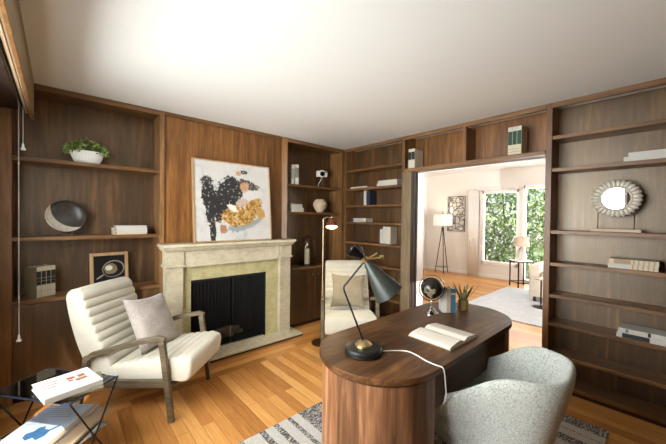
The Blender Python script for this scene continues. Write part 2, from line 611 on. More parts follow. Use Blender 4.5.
def thing(name, label, cat, loc=(0, 0, 0), rotz=0, group=None, rot=None):
    o = bpy.data.objects.new(name, None)
    o.empty_display_size = .1
    COL.objects.link(o)
    o.location = loc
    o.rotation_euler = rot if rot else (0, 0, rotz)
    o['label'] = label
    o['category'] = cat
    if group:
        o['group'] = group
    return o


def part(name, mb, mat, parent=None, world=False, bevel=0, sub=0, ang=35):
    me = bpy.data.meshes.new(name)
    v = mb.v
    if world and parent is not None:
        L = Vector((0, 0, 0))
        q = parent
        while q is not None:
            L += q.location
            q = q.parent
        v = [tuple(Vector(p) - L) for p in v]
    me.from_pydata(v, [], mb.f)
    me.polygons.foreach_set('use_smooth', [True] * len(mb.f) if any(mb.sm) or bevel else mb.sm)
    if any(t != (1, 1, 1, 1) for t in mb.tone):
        a = me.attributes.new('tone', 'FLOAT_COLOR', 'FACE')
        for i, t in enumerate(mb.tone):
            a.data[i].color = t
    me.materials.append(M[mat] if isinstance(mat, str) else mat)
    me.update()
    bm = bmesh.new()
    bm.from_mesh(me)
    bmesh.ops.recalc_face_normals(bm, faces=bm.faces)
    bm.to_mesh(me)
    bm.free()
    me.set_sharp_from_angle(angle=radians(ang))
    o = bpy.data.objects.new(name, me)
    COL.objects.link(o)
    if parent is not None:
        o.parent = parent
    if bevel:
        b = o.modifiers.new('bevel', 'BEVEL')
        b.width = bevel
        b.segments = 2
        b.limit_method = 'ANGLE'
        b.harden_normals = True
    if sub:
        b = o.modifiers.new('sub', 'SUBSURF')
        b.levels = b.render_levels = sub
    return o


def tag(o, label, cat, group=None):
    o['label'] = label
    o['category'] = cat
    if group:
        o['group'] = group
    return o


def struct(name, mb, mat, bevel=0, parent=None):
    o = part(name, mb, mat, parent, bevel=bevel)
    if parent is None:
        o['kind'] = 'structure'
    return o


def box(*a):
    return MB().box(*a)


def copy_tree(o, parent=None):
    c = o.copy()
    COL.objects.link(c)
    c.parent = parent
    for ch in list(o.children):
        copy_tree(ch, c)
    return c


# ------------------------------------------------------------------ setting
H = 2.44
XL = -3.60      # window wall
YB = -4.40      # wall behind the camera
LX, LYN, LYP, LH = 4.85, -3.9, 1.57, 2.66   # living room

struct('floor', box(XL, LX, YB, LYP, -.08, 0), 'floor')
struct('ceiling', box(XL - .1, .25, YB, .35, H, H + .12), 'ceiling')
struct('ceiling', box(.25, LX + .1, YB, LYP + .1, LH, LH + .1), 'white_wall')

# window wall (left)
wy0, wy1, wz0, wz1 = -2.74, -.72, .84, 2.14
mb = MB()
mb.box(XL - .12, XL, YB, wy0, 0, H).box(XL - .12, XL, wy1, .3, 0, H)
mb.box(XL - .12, XL, wy0, wy1, 0, wz0).box(XL - .12, XL, wy0, wy1, wz1, H)
struct('wall_left', mb, 'panel')
fr = MB()
for y in (wy0, (2 * wy0 + wy1) / 3, (wy0 + 2 * wy1) / 3, wy1 - .04):
    fr.box(XL - .09, XL - .03, y, y + .04, wz0, wz1)
fr.box(XL - .09, XL - .03, wy0, wy1, wz0, wz0 + .05).box(XL - .09, XL - .03, wy0, wy1, wz1 - .05, wz1)
wn = struct('window_1', fr, 'white_trim')
struct('pane', box(XL - .062, XL - .058, wy0 + .02, wy1 - .02, wz0 + .02, wz1 - .02), 'glass', parent=wn)
mb = MB()
mb.box(XL, XL + .02, wy0 - .08, wy0, wz0 - .08, wz1).box(XL, XL + .02, wy1, wy1 + .08, wz0 - .08, wz1).box(XL, XL + .04, wy0 - .08, wy1 + .08, wz0 - .1, wz0 - .02)
struct('trim_1', mb, 'post')
# wooden pelmet over the window
mb = MB().box(-3.30, -3.28, -2.95, -.028, 2.155, H - .001)
mb.box(XL, -3.30, -2.95, -2.93, 2.155, H - .001)
struct('trim_2', mb, wood('pelmet_wood', srgb(104, 84, 56), srgb(132, 110, 78), srgb(154, 132, 98), axis='Y'))
struct('trim_3', box(-3.292, -3.278, -2.95, -.028, 2.150, 2.166), 'post')

# wall behind the camera
struct('wall_front', box(XL - .12, LX, YB - .12, YB, 0, H), 'shelf_z')

# fireplace wall
struct('wall_back', box(XL - .1, .30, .27, .35, 0, H), 'dark_wood')
mb = MB().box(-2.382, -2.158, .012, .04, .0, 2.40).box(-1.312, -1.068, .012, .04, .0, 2.40).box(-2.158, -1.312, .012, .04, .796, 2.40)
# seams of the veneer sheets
struct('trim_4', mb, 'panel')
struct('trim_5', box(-2.382, -1.068, -.008, .012, 2.40, H - .001), 'shelf_x', bevel=.002)

# right wall (behind the shelving), with the wide opening to the living room
oy0, oy1, oz = -2.525, -1.17, 2.0
mb = MB()
mb.box(.235, .262, oy1, .35, 0, H).box(.235, .262, YB, oy0 - .01, 0, H).box(.235, .262, oy0 - .01, oy1, oz + .02, H)
mb.box(.23, .262, YB, LYP, H, LH).box(.23, .262, .35, LYP, 0, H)
struct('wall_right', mb, 'white_wall')
mb = MB()
mb.box(.131, .275, oy1 - .012, oy1 - .001, 0, oz)
mb.box(.262, .275, oy1 - .012, oy1 + .07, 0, oz + .07)
struct('trim_6', mb, 'white_trim', bevel=.003)
struct('trim_7', box(.13, .275, oy0 - .008, oy1 - .013, oz - .012, oz + .001), 'white_trim')
mb = MB().box(.0, .13, oy1 - .006, oy1 - .001, 0, oz).box(.03, .045, oy1 - .014, oy1 - .006, 0, oz).box(.09, .105, oy1 - .014, oy1 - .006, 0, oz)
struct('trim_8', mb, 'dark_wood')

# living room
fwz0, fwy1, fym0, fym1 = .37, 0.0, -.83, -.93
mb = MB()
mb.box(LX, LX + .12, fwy1, LYP + .1, 0, LH)                 # left of window
mb.box(LX, LX + .12, fym0, fwy1, 0, fwz0)
mb.box(LX, LX + .12, fym0, fwy1, 2.12, LH)
mb.box(LX, LX + .12, fym1, fym0, 0, LH)
mb.box(LX, LX + .12, -2.3, fym1, 2.2, LH)
mb.box(LX, LX + .12, YB, -2.3, 0, LH)
struct('wall_far', mb, 'white_wall')
struct('wall_far_left', box(.25, LX + .1, LYP, LYP + .1, 0, LH), 'white_wall')
mb = MB()
mb.box(.25, 1.0, LYN - .1, LYN, 0, LH).box(4.3, LX + .1, LYN - .1, LYN, 0, LH).box(1.0, 4.3, LYN - .1, LYN, 2.3, LH).box(1.0, 4.3, LYN - .1, LYN, 0, .3)
struct('wall_far_right', mb, 'white_wall')
fr = MB()
for a in (1.0, 2.63, 4.26):
    fr.box(a, a + .04, LYN - .08, LYN - .02, .3, 2.3)
fr.box(1.0, 4.3, LYN - .08, LYN - .02, .3, .36).box(1.0, 4.3, LYN - .08, LYN - .02, 2.25, 2.3)
w3 = struct('assumed_window_2', fr, 'white_trim')  # assumed window out of view; opening added to let the side fill in
struct('pane', box(1.02, 4.28, LYN - .052, LYN - .048, .32, 2.28), 'glass', parent=w3)
fr = MB()
fr.box(LX - .03, LX + .07, fwy1 - .05, fwy1 + .045, fwz0 - .04, 2.16)
fr.box(LX - .03, LX + .07, fym0, fym0 + .04, fwz0 - .04, 2.16)
fr.box(LX - .03, LX + .07, fym0, fwy1, fwz0 - .04, fwz0 + .04).box(LX - .03, LX + .07, fym0, fwy1, 2.09, 2.16)
w4 = struct('window_3', fr, 'white_trim', bevel=.003)
struct('pane', box(LX + .03, LX + .034, fym0 + .02, fwy1 - .02, fwz0, 2.12), 'glass', parent=w4)
fr = MB()
fr.box(LX - .03, LX + .07, fym1 - .04, fym1 + .02, 0, 2.24).box(LX - .03, LX + .07, -2.34, -2.28, 0, 2.24)
fr.box(LX - .03, LX + .07, -1.65, -1.58, 0, 2.24).box(LX - .03, LX + .07, -2.3, fym1, 2.16, 2.24).box(LX - .03, LX + .07, -2.3, fym1, 0, .08)
w5 = struct('window_4', fr, 'white_trim', bevel=.003)
struct('pane', box(LX + .03, LX + .034, -2.29, fym1 - .01, .06, 2.2), 'glass', parent=w5)
struct('baseboard_far', box(LX - .015, LX, -.93, LYP, 0, .09), 'white_trim', bevel=.003)
struct('baseboard_far_left', box(.34, LX, LYP - .015, LYP, 0, .09), 'white_trim', bevel=.003)
struct('ground', box(LX + .12, 12, -8, 6, -.15, -.05), plain('patio_concrete', srgb(176, 172, 164), .9, nscale=20, var=.04, bmp=.1))
mbf = box(9.5, 9.6, -8, 6, -.05, 2.1)
struct('garden_wall', mbf, 'white_wall')

# ------------------------------------------------------------------ built-in shelving
TK = .030      # shelf thickness
DF = .255      # depth on fireplace wall
DA = .225


def shelf_bay(root, x0, x1, tops, depth, axis, back='shelf_z', y_off=.006):
    """shelves as parts. axis 'F': runs in x; axis 'A': runs in y (recess towards +x)"""
    for z in tops:
        if axis == 'F':
            part('shelf', box(x0, x1, y_off, depth, z - TK, z), 'shelf_x', root, True, bevel=.002)
        else:
            part('shelf', box(y_off, depth, x0, x1, z - TK, z), 'shelf_y', root, True, bevel=.002)


def door(root, x0, x1, z0, z1, knob_x):
    d = part('door', MB().box(x0, x1, -.014, .006, z0, z1), 'shelf_z', root, True, bevel=.002)
    if knob_x is not None:
        part('knob', MB().lathe([(.006, 0), (.006, .012), (.013, .018), (.014, .024), (.009, .03), (0, .031)], (knob_x, -.014, z1 - .075), 16, axis=(0, -1, 0)), 'old_brass', d, True)


# left bookcase on the fireplace wall
r = thing('bookcase', 'dark walnut built-in bookcase left of the fireplace, with a potted plant on top', 'bookcase', (-2.9, .12, 0))
part('side_panel', box(XL + .001, -3.400, -.004, .02, .0, H - .002), 'post', r, True, bevel=.002)
part('side_panel', box(-3.42, -3.400, .02, DF, .0, H - .002), 'shelf_z', r, True)
part('side_panel', box(-2.423, -2.383, -.01, DF, .0, H - .002), 'post', r, True, bevel=.002)
part('back_panel', box(-3.40, -2.423, DF, .268, 0, H - .002), 'shelf_z', r, True)
part('top_rail', box(-3.40, -2.423, -.004, .03, 2.395, H - .002), 'shelf_x', r, True, bevel=.002)
part('top_panel', box(-3.40, -2.423, .03, DF, 2.40, H - .002), 'shelf_z', r, True)
shelf_bay(r, -3.40, -2.423, [1.874, 1.262], DF, 'F')
part('countertop', box(-3.40, -2.423, -.012, DF, .752, .78), 'shelf_x', r, True, bevel=.002)
part('plinth', box(-3.40, -2.423, .03, .05, 0, .07), 'dark_wood', r, True)
part('cabinet_box', box(-3.40, -2.423, .008, DF, .07, .752), 'shelf_z', r, True)
door(r, -3.395, -2.915, .075, .745, None)
door(r, -2.908, -2.428, .075, .745, None)

# right bookcase on the fireplace wall
r = thing('bookcase', 'narrow walnut built-in bookcase right of the fireplace with two small doors below', 'bookcase', (-.5, .12, 0))
part('side_panel', box(-1.068, -.988, -.01, DF, .0, H - .002), 'post', r, True, bevel=.002)
part('side_panel', box(-.05, -.004, -.01, DF, .0, H - .002), 'post', r, True, bevel=.002)
part('back_panel', box(-.988, -.05, DF, .268, 0, H - .002), 'shelf_z', r, True)
part('top_rail', box(-.988, -.05, -.004, .03, 2.395, H - .002), 'shelf_x', r, True, bevel=.002)
part('top_panel', box(-.988, -.05, .03, DF, 2.40, H - .002), 'shelf_z', r, True)
shelf_bay(r, -.988, -.05, [1.868, 1.510], DF, 'F')
part('countertop', box(-.988, -.05, -.012, DF, .752, .78), 'shelf_x', r, True, bevel=.002)
part('plinth', box(-.988, -.05, .03, .05, 0, .05), 'dark_wood', r, True)
part('cabinet_box', box(-.988, -.05, .008, DF, .05, .752), 'shelf_z', r, True)
door(r, -.983, -.528, .055, .745, -.57)
door(r, -.522, -.055, .055, .745, -.48)

# left bay on the right wall
r = thing('bookcase', 'walnut built-in bookcase between the room corner and the wide opening', 'bookcase', (.11, -.55, 0))
part('side_panel', box(0, DA, -.045, -.012, .0, H - .002), 'post', r, True, bevel=.002)
part('side_panel', box(-.004, DA, -1.075, -1.035, oz + .003, H - .002), 'post', r, True, bevel=.002)
part('side_panel', box(-.004, DA, -1.168, -1.035, .0, oz + .003), wood('grey_walnut_post', srgb(104, 86, 62), srgb(134, 114, 86), srgb(158, 138, 108), axis='Z'), r, True, bevel=.002)
part('back_panel', box(DA, DA + .008, -1.035, -.045, 0, H - .002), 'shelf_z', r, True)
part('top_rail', box(-.004, .03, -1.035, -.045, 2.395, H - .002), 'shelf_y', r, True, bevel=.002)
shelf_bay(r, -1.035, -.045, [2.128, 1.862, 1.618, 1.382, 1.102, .816, .400, .10], DA, 'A')

# header over the opening
r = thing('overhead_bookcase', 'row of walnut cubbies running above the wide opening', 'bookcase', (.11, -1.8, oz))
part('bottom_board', box(-.012, DA, oy0 + .001, -1.076, oz + .004, oz + .042), 'shelf_y', r, True, bevel=.003)
part('divider', box(.0, DA, -1.825, -1.785, oz + .042, H - .045), 'post', r, True, bevel=.002)
part('top_rail', box(-.004, .03, oy0 + .001, -1.076, 2.395, H - .002), 'shelf_y', r, True, bevel=.002)
part('back_panel', box(DA, DA + .008, oy0 + .001, -1.076, oz + .042, H - .002), 'panel', r, True)

# large right bookcase
r = thing('bookcase', 'tall wide walnut bookcase right of the opening, with a round mirror on its shelf', 'bookcase', (.11, -3.5, 0))
YE = YB + .002
part('side_panel', box(-.006, DA, -2.57, -2.526, .0, H - .002), 'post', r, True, bevel=.002)
part('back_panel', box(DA, DA + .008, YE, -2.57, 0, H - .002), 'shelf_z', r, True)
part('top_rail', box(-.004, .03, YE, -2.57, 2.395, H - .002), 'shelf_y', r, True, bevel=.002)
shelf_bay(r, YE, -2.57, [2.156, 1.882, 1.352, 1.078, .806, .564, .302, .06], DA, 'A')
part('plinth', box(.012, .03, YE, -2.57, 0, .03), 'dark_wood', r, True)

# ------------------------------------------------------------------ fireplace
fp = thing('fireplace', 'travertine fireplace with moulded mantel, black firebox and raised hearth', 'fireplace', (-1.7, -.1, 0))
mb = MB()
mb.box(-2.445, -.985, -.215, -.0108, 1.142, 1.172).box(-2.43, -1.0, -.19, -.0108, 1.118, 1.142).box(-2.415, -1.005, -.165, -.0108, 1.10, 1.118)
part('mantel_shelf', mb, 'travertine', fp, True, bevel=.006)
mb = MB().box(-2.235, -1.165, -.125, -.075, .945, 1.10).box(-2.235, -1.165, -.13, -.075, .938, .952)
part('frieze', mb, 'travertine', fp, True, bevel=.003)
for a, b in ((-2.40, -2.238), (-1.162, -1.005)):
    mb = MB().box(a, b, -.14, -.0108, .972, 1.10).box(a - .012, b + .012, -.15, -.0108, .950, .972).box(a + .006, b - .006, -.13, -.0108, .041, .950)
    part('pilaster', mb, 'travertine', fp, True, bevel=.003)
ox0, ox1, ozt, oz0 = -2.157, -1.313, .795, .042
mb = MB().box(-2.244, ox0, -.08, -.0108, .042, .945).box(ox1, -1.156, -.08, -.0108, .042, .945).box(ox0, ox1, -.08, .008, ozt, .945)
part('surround', mb, 'marble', fp, True, bevel=.002)
mb = MB().box(ox0 - .02, ox0, -.06, -.0108, .042, ozt)
mb = MB().box(ox0 + .001, ox0 + .015, -.065, .24, .043, ozt - .001).box(ox1 - .015, ox1 - .001, -.065, .24, .043, ozt - .001).box(ox0 + .001, ox1 - .001, -.065, .24, ozt - .03, ozt - .001).box(ox0 + .001, ox1 - .001, .24, .25, .043, ozt - .001).box(ox0 + .001, ox1 - .001, -.0105, .24, .03, .044)
part('firebox', mb, 'black_matte', fp, True)
# pleated chain-mesh curtain, two halves
for a, b in ((ox0 + .012, -1.742), (-1.728, ox1 - .012)):
    n = 120
    v, f = [], []
    for i in range(n + 1):
        x = a + (b - a) * i / n
        y = -.052 + .010 * sin(i / n * 2 * pi * 11)
        v += [(x, y, .047), (x, y, ozt - .02)]
    for i in range(n):
        f.append((2 * i, 2 * i + 2, 2 * i + 3, 2 * i + 1))
    part('mesh_curtain', MB().add(v, f, True), 'mesh', fp, True)
part('curtain_rod', MB().tube([(ox0 + .01, -.052, ozt - .018), (ox1 - .01, -.052, ozt - .018)], .005), 'black_metal', fp, True)
mb = MB().box(-2.50, -.925, -.285, -.0108, .022, .041)
part('hearth_slab', mb, 'travertine', fp, True, bevel=.003)
part('hearth_edge', box(-2.495, -.915, -.275, -.0108, .0, .022), 'black', fp, True, bevel=.003)
lg = MB()
for (x, z, l, rr) in ((-1.78, .105, .26, .032), (-1.66, .12, .24, .028), (-1.72, .165, .28, .026)):
    lg.tube([(x - l / 2, .06, z), (x, .08, z + .008), (x + l / 2, .07, z - .004)], [rr, rr * 1.1, rr * .9], 10)
part('log', lg, plain('charred_log', srgb(150, 130, 110), .9, nscale=30, var=.3, bmp=.5), fp, True)

# ------------------------------------------------------------------ painting
tilt = -.095
pr = thing('abstract_painting', 'large framed abstract painting in black, white and gold leaning on the mantel', 'painting', (-2.145, -.115, 1.1745), rot=(tilt, 0, 0))
W_, H_ = .868, .853
part('canvas', box(.008, W_ - .008, -.012, .014, .008, H_ - .008), 'painting', pr)
mb = MB().box(0, .012, -.022, .02, 0, H_).box(W_ - .012, W_, -.022, .02, 0, H_).box(.012, W_ - .012, -.022, .02, 0, .012).box(.012, W_ - .012, -.022, .02, H_ - .012, H_)
part('frame', mb, 'frame_wood', pr, bevel=.001)


# ------------------------------------------------------------------ books
def book(label, loc, w, h, d, cover='cream_cover', rot=(0, 0, 0), group=None, bands=(), cat='book', name='book'):
    """standing: thickness x, spine on -y, height z. origin at bottom centre of spine side"""
    t = thing(name, label, cat, loc, rot=rot, group=group)
    c = .0025
    mb = MB().box(-w / 2, w / 2, 0, c, 0, h).box(-w / 2, -w / 2 + c, c, d, 0, h).box(w / 2 - c, w / 2, c, d, 0, h)
    cov_ = part('cover', mb, cover, t, bevel=.0008)
    part('pages', box(-w / 2 + c + .0003, w / 2 - c - .0003, c, d - .004, .003, h - .003), 'paper', t)
    for (z0, z1, m) in bands:
        part('spine_label', box(-w / 2 + .0015, w / 2 - .0015, -.0008, .001, z0 * h, z1 * h), m, cov_)
    return t


def lying(label, x, y, z, w, h, d, cover, yaw, group=None, bands=()):
    """lying flat, spine facing direction yaw (-90deg = -Y); z = bottom. w thickness, h = length along shelf"""
    # local: x thickness -> world z ; z height -> horizontal ; spine -y stays
    R = Matrix.Rotation(yaw, 3, 'Z') @ Matrix.Rotation(radians(90), 3, 'Y')
    t = book(label, (x, y, z + w / 2), w, h, d, cover, R.to_euler(), group, bands)
    # after rot about Y by 90: local z -> +x ; shift so the centre is at x
    v = R @ Vector((0, 0, h / 2))
    t.location = Vector((x, y, z + w / 2)) - v
    return t


# left bookcase, middle shelf: three flat books
z = 1.263
for i, (w_, l_, c_, lb, dx) in enumerate([(.030, .262, 'cream_cover', 'thick cream book, lowest of the three flat beside the bowl on a stand', 0),
                                          (.030, .264, 'white_cover', 'cream-white book in the middle of the flat stack beside the bowl on a stand', -.002),
                                          (.020, .240, 'white_cover', 'thin white book on top of the flat stack beside the bowl on a stand', .006)]):
    lying(lb, -2.645 + dx, .05, z, w_, l_, .17, c_, 0, 'flat books left of the fireplace', [(.02, .10, 'tan_cover')] if i < 2 else [])
    z += w_ + .0005
# left bookcase, counter: four matching standing volumes turned a little
a0 = radians(34)
for i in range(4):
    off = Matrix.Rotation(a0, 3, 'Z') @ Vector(((i - 1.5) * .0335, 0, 0))
    lab = ['leftmost of the four matching cream and dark-green volumes on the left cabinet', 'second from left of the four matching cream and dark-green volumes on the left cabinet',
           'third from left of the four matching cream and dark-green volumes on the left cabinet', 'rightmost of the four matching cream and dark-green volumes on the left cabinet'][i]
    book(lab, (-3.215 + off.x, .075 + off.y, .781), .0325, .240, .135, 'olive_cover' if i == 0 else 'cream_cover', (0, 0, a0), 'matching volumes on the left cabinet',
         [(.0, .40, 'cream_cover'), (.40, .86, 'dark_label'), (.86, 1.0, 'cream_cover'), (.62, .645, 'gold_label'), (.52, .54, 'gold_label'), (.18, .2, 'tan_cover')])
# right bookcase top shelf: two white upright
book('left white book standing on the top shelf beside the small camera', (-.862, .05, 1.869), .040, .255, .17, 'white_cover', (0, 0, radians(-14)), 'white books standing by the small camera', [(.3, .8, 'grey_cover')])
book('right white book with dark spine strip on the top shelf beside the small camera', (-.806, .045, 1.869), .050, .262, .17, 'white_cover', (0, 0, radians(-14)), 'white books standing by the small camera', [(.35, .85, 'text_grey')])
# second shelf: two flat cream books
lying('lower cream book lying flat left of the faceted vase', -.79, .04, 1.511, .055, .19, .15, 'cream_cover', 0, 'flat books beside the faceted vase', [(.1, .6, 'white_cover')])
lying('upper pale book lying flat left of the faceted vase', -.80, .045, 1.5665, .045, .175, .145, 'white_cover', 0, 'flat books beside the faceted vase', [(.0, .2, 'cream_cover')])

RA = radians(-90)   # spine towards -X
# bookcase near the corner
lying('thin white book lying alone on the second shelf from the top near the corner', .06, -.245, 1.863, .026, .32, .16, 'white_cover', RA)
lying('lower white book of the flat pair on the shelf next to the opening', .05, -.76, 1.863, .040, .33, .16, 'white_cover', RA, 'flat pair of white books', [])
lying('upper cream book of the flat pair on the shelf next to the opening', .055, -.765, 1.9035, .036, .31, .15, 'cream_cover', RA, 'flat pair of white books', [])
book('white book standing on the third shelf beside a navy one', (.07, -.365, 1.619), .045, .205, .14, 'white_cover', (0, 0, RA), 'upright pair on the third shelf')
book('navy book standing on the third shelf beside a white one', (.075, -.425, 1.619), .055, .198, .14, 'navy_cover', (0, 0, RA), 'upright pair on the third shelf')
lying('white book with dark end lying on the fourth shelf near the corner', .06, -.25, 1.383, .055, .30, .15, 'white_cover', RA, None, [(.0, .18, 'dark_label')])
t = thing('trinket_box', 'tiny white box with dark lid on the fourth shelf near the corner', 'box', (.12, -.11, 1.383))
part('body', box(-.02, .02, -.022, .022, 0, .042), 'white_plastic', t, bevel=.003)
part('lid', box(-.021, .021, -.023, .023, .042, .05), 'black', t, bevel=.002)
for i, (w_, h_, y_, c_, lb) in enumerate([(.045, .19, -.665, 'white_cover', 'shorter white book, leftmost of three standing on the fifth shelf'),
                                          (.062, .228, -.722, 'white_cover', 'tall white book in the middle of three standing on the fifth shelf'),
                                          (.062, .225, -.787, 'cream_cover', 'tall cream book, rightmost of three standing on the fifth shelf')]):
    book(lb, (.07, y_, 1.103), w_, h_, .14, c_, (0, 0, RA), 'upright books on the fifth shelf')
# header, left cubby
zc = oz + .043
for i in range(2):
    book(['left of the two dark-labelled volumes in the left cubby above the opening', 'right of the two dark-labelled volumes in the left cubby above the opening'][i], (.03, -1.125 - i * .046, zc), .045, .235, .175, 'cream_cover', (0, 0, RA), 'volumes in the left cubby',
         [(.45, .85, 'dark_label'), (.0, .4, 'white_cover')])
for i in range(3):
    book(['leftmost of the three green-labelled volumes in the right cubby above the opening', 'middle of the three green-labelled volumes in the right cubby above the opening', 'rightmost of the three green-labelled volumes in the right cubby above the opening'][i],
         (.02, -2.235 - i * .038, zc), .037, .262, .165, 'cream_cover' if i < 2 else 'cream_cover', (0, 0, RA), 'volumes in the right cubby', [(.36, .84, 'green_label'), (.86, .98, 'white_cover'), (.1, .12, 'tan_cover'), (.2, .22, 'tan_cover')])
# large right bookcase
lying('lower white book of the stack on the second shelf of the large bookcase', .03, -3.215, 1.883, .036, .40, .18, 'white_cover', RA, 'white books on the second shelf')
lying('upper white book of the stack on the second shelf of the large bookcase', .035, -3.23, 1.9195, .030, .38, .17, 'white_cover', RA, 'white books on the second shelf')
gb = [(.50, .53, 'tan_cover'), (.60, .63, 'tan_cover'), (.70, .73, 'tan_cover'), (.80, .83, 'tan_cover'), (.90, .93, 'tan_cover')]
lying('lower cream book with gilt spine bands below the round mirror', .03, -3.075, 1.079, .036, .27, .17, 'cream_cover', RA, 'gilt cream books below the mirror', gb + [(.10, .45, 'white_cover')])
lying('upper cream book with gilt spine bands below the round mirror', .034, -3.08, 1.1155, .034, .265, .165, 'cream_cover', RA, 'gilt cream books below the mirror', gb + [(.10, .45, 'tan_cover')])
lying('lower white book with black spine lettering on a low shelf of the large bookcase', .02, -3.20, .565, .036, .40, .18, 'white_cover', RA, 'lettered white books on the low shelf', [(.08, .44, 'dark_label')])
lying('upper white book with black spine lettering on a low shelf of the large bookcase', .025, -3.205, .6015, .032, .39, .175, 'white_cover', RA, 'lettered white books on the low shelf', [(.10, .14, 'text_grey'), (.40, .44, 'dark_label')])

# ------------------------------------------------------------------ plant on top-left shelf
pl = thing('potted_plant', 'green leafy succulent in a ribbed white oval planter on the top left shelf', 'plant', (-2.955, .12, 1.875))
mb = MB()
v, f = [], []
seg = 144
prof = [(.62, 0), (.66, .004), (.80, .05), (.98, .1), (1.0, .108), (.95, .108), (.9, .10), (.0, .095)]
for r_, z_ in prof:
    for k in range(seg):
        a = 2 * pi * k / seg
        rb = r_ * (1 + (.035 * cos(a * 30) if .004 < z_ < .1 else 0))
        v.append((rb * .125 * cos(a), rb * .07 * sin(a), z_))
for i in range(len(prof) - 1):
    for k in range(seg):
        k2 = (k + 1) % seg
        f.append((i * seg + k, i * seg + k2, (i + 1) * seg + k2, (i + 1) * seg + k))
f.append(tuple(range(seg))[::-1])
part('planter', mb.add(v, f, True), 'white_plastic', pl)


def leaf(mb, p, d, L, w_, curl=.3):
    p, d = Vector(p), Vector(d).normalized()
    s = d.cross(Vector((0, 0, 1)))
    if s.length < .01:
        s = Vector((1, 0, 0))
    s.normalize()
    n = s.cross(d)
    v = []
    for t, ww in ((0, .15), (.35, .9), (.7, .8), (1, .0)):
        q = p + d * L * t - Vector((0, 0, 1)) * curl * L * t * t
        v += [q - s * w_ * ww / 2, q + n * w_ * .12 * ww, q + s * w_ * ww / 2]
    f = []
    for i in range(3):
        for j in range(2):
            a = i * 3 + j
            f.append((a, a + 1, a + 4, a + 3))
    mb.add(v, f, True)


fol = MB()
for k in range(420):
    x, y = random.uniform(-.15, .15), random.uniform(-.07, .07)
    hz = random.uniform(.10, .215) * (1 - .40 * abs(x) / .15)
    a = random.uniform(0, 2 * pi)
    d = (x * 5 + cos(a) * .7, y * 5 + sin(a) * .7, random.uniform(.2, 1.2))
    leaf(fol, (x, y, hz), d, random.uniform(.028, .048), random.uniform(.014, .022), .3)
part('foliage', fol, 'leaf', pl)

# ------------------------------------------------------------------ bowl on stand
bs = thing('decorative_bowl', 'dark bowl with a pale crescent rim tilted upright on a small stand', 'bowl', (-3.09, .10, 1.263))
ax = Vector((.12, -1, .25)).normalized()
cc = Vector((0, .02, .165))
prof = []
for i in range(15):
    t = i / 14 * pi / 2
    prof.append((.135 * sin(t), -.055 * cos(t)))
inner = [(.128 * sin(pi / 2 * (1 - i / 14)), .003 - .050 * cos(pi / 2 * (1 - i / 14))) for i in range(15)]


def bowl_mat():
    m, nt, p = newmat('two_tone_bowl')
    t = N(nt, 'ShaderNodeTexCoord')
    sp = N(nt, 'ShaderNodeSeparateXYZ')
    nt.links.new(t.outputs['Object'], sp.inputs[0])
    x = math_(nt, 'SUBTRACT', sp.outputs[0], .062)
    z_ = math_(nt, 'SUBTRACT', sp.outputs[2], .232)
    d = math_(nt, 'SQRT', math_(nt, 'ADD', math_(nt, 'MULTIPLY', x, x), math_(nt, 'MULTIPLY', z_, z_)))
    s = math_(nt, 'GREATER_THAN', d, .163)
    n = noise(nt, coords(nt), 30, 4)
    c = mix(nt, s, mix(nt, n, srgb(40, 38, 34), srgb(84, 80, 72)), mix(nt, n, srgb(190, 182, 164), srgb(230, 224, 208)))
    nt.links.new(c, p.inputs['Base Color'])
    p.inputs['Roughness'].default_value = .32
    return m


part('bowl', MB().lathe(prof + inner, cc, 48, axis=ax), bowl_mat(), bs)
st = MB()
for sx in (-.035, .035):
    st.tube([(sx, -.055, .0045), (sx, .06, .0045), (sx, .085, .03), (sx, .09, .12)], .004, 8)
    st.tube([(sx, -.055, .0045), (sx, -.055, .045)], .004, 8)
    st.tube([(sx, -.03, .0045), (sx, -.03, .03)], .004, 8)
st.tube([(-.035, -.055, .006), (.035, -.055, .006)], .004, 8).tube([(-.035, .06, .006), (.035, .06, .006)], .004, 8)
part('stand', st, 'chrome', bs)

# ------------------------------------------------------------------ framed picture on the left cabinet
pf = thing('framed_picture', 'square pale-wood frame with a glowing orb on black, standing on the left cabinet', 'picture', (-2.79, .15, .781), rot=(-.14, 0, radians(4)))
mb = MB().box(-.145, -.118, -.012, .008, 0, .315).box(.118, .145, -.012, .008, 0, .315).box(-.118, .118, -.012, .008, 0, .028).box(-.118, .118, -.012, .008, .287, .315)
part('frame', mb, 'frame_wood', pf, bevel=.002)


def orb_mat():
    m, nt, p = newmat('orb_print')
    t = N(nt, 'ShaderNodeTexCoord')
    sp = N(nt, 'ShaderNodeSeparateXYZ')
    nt.links.new(t.outputs['Object'], sp.inputs[0])
    nz = noise(nt, coords(nt), 30, 4, .6, 1)
    c = mix(nt, nz, srgb(14, 12, 10), srgb(34, 30, 26))
    c = mix(nt, blob(nt, sp.outputs[0], sp.outputs[2], .03, .165, .085, .075, nz, .1, .3), c, srgb(150, 146, 134))
    c = mix(nt, blob(nt, sp.outputs[0], sp.outputs[2], .028, .163, .078, .068, nz, .1, .3), c, srgb(24, 20, 18))
    c = mix(nt, blob(nt, sp.outputs[0], sp.outputs[2], .01, .165, .05, .048, nz, .4), c, srgb(132, 116, 88))
    c = mix(nt, blob(nt, sp.outputs[0], sp.outputs[2], -.005, .175, .026, .024, nz, .6), c, srgb(214, 210, 186))
    c = mix(nt, blob(nt, sp.outputs[0], sp.outputs[2], -.07, .1, .035, .006, nz, .6, .6), c, srgb(170, 166, 156))
    nt.links.new(c, p.inputs['Base Color'])
    p.inputs['Roughness'].default_value = .3
    return m


part('print', box(-.118, .118, -.004, .004, .028, .287), orb_mat(), pf)
part('easel_back', MB().tube([(0, .006, .2), (0, .055, .012)], .006, 8), 'frame_wood', pf)

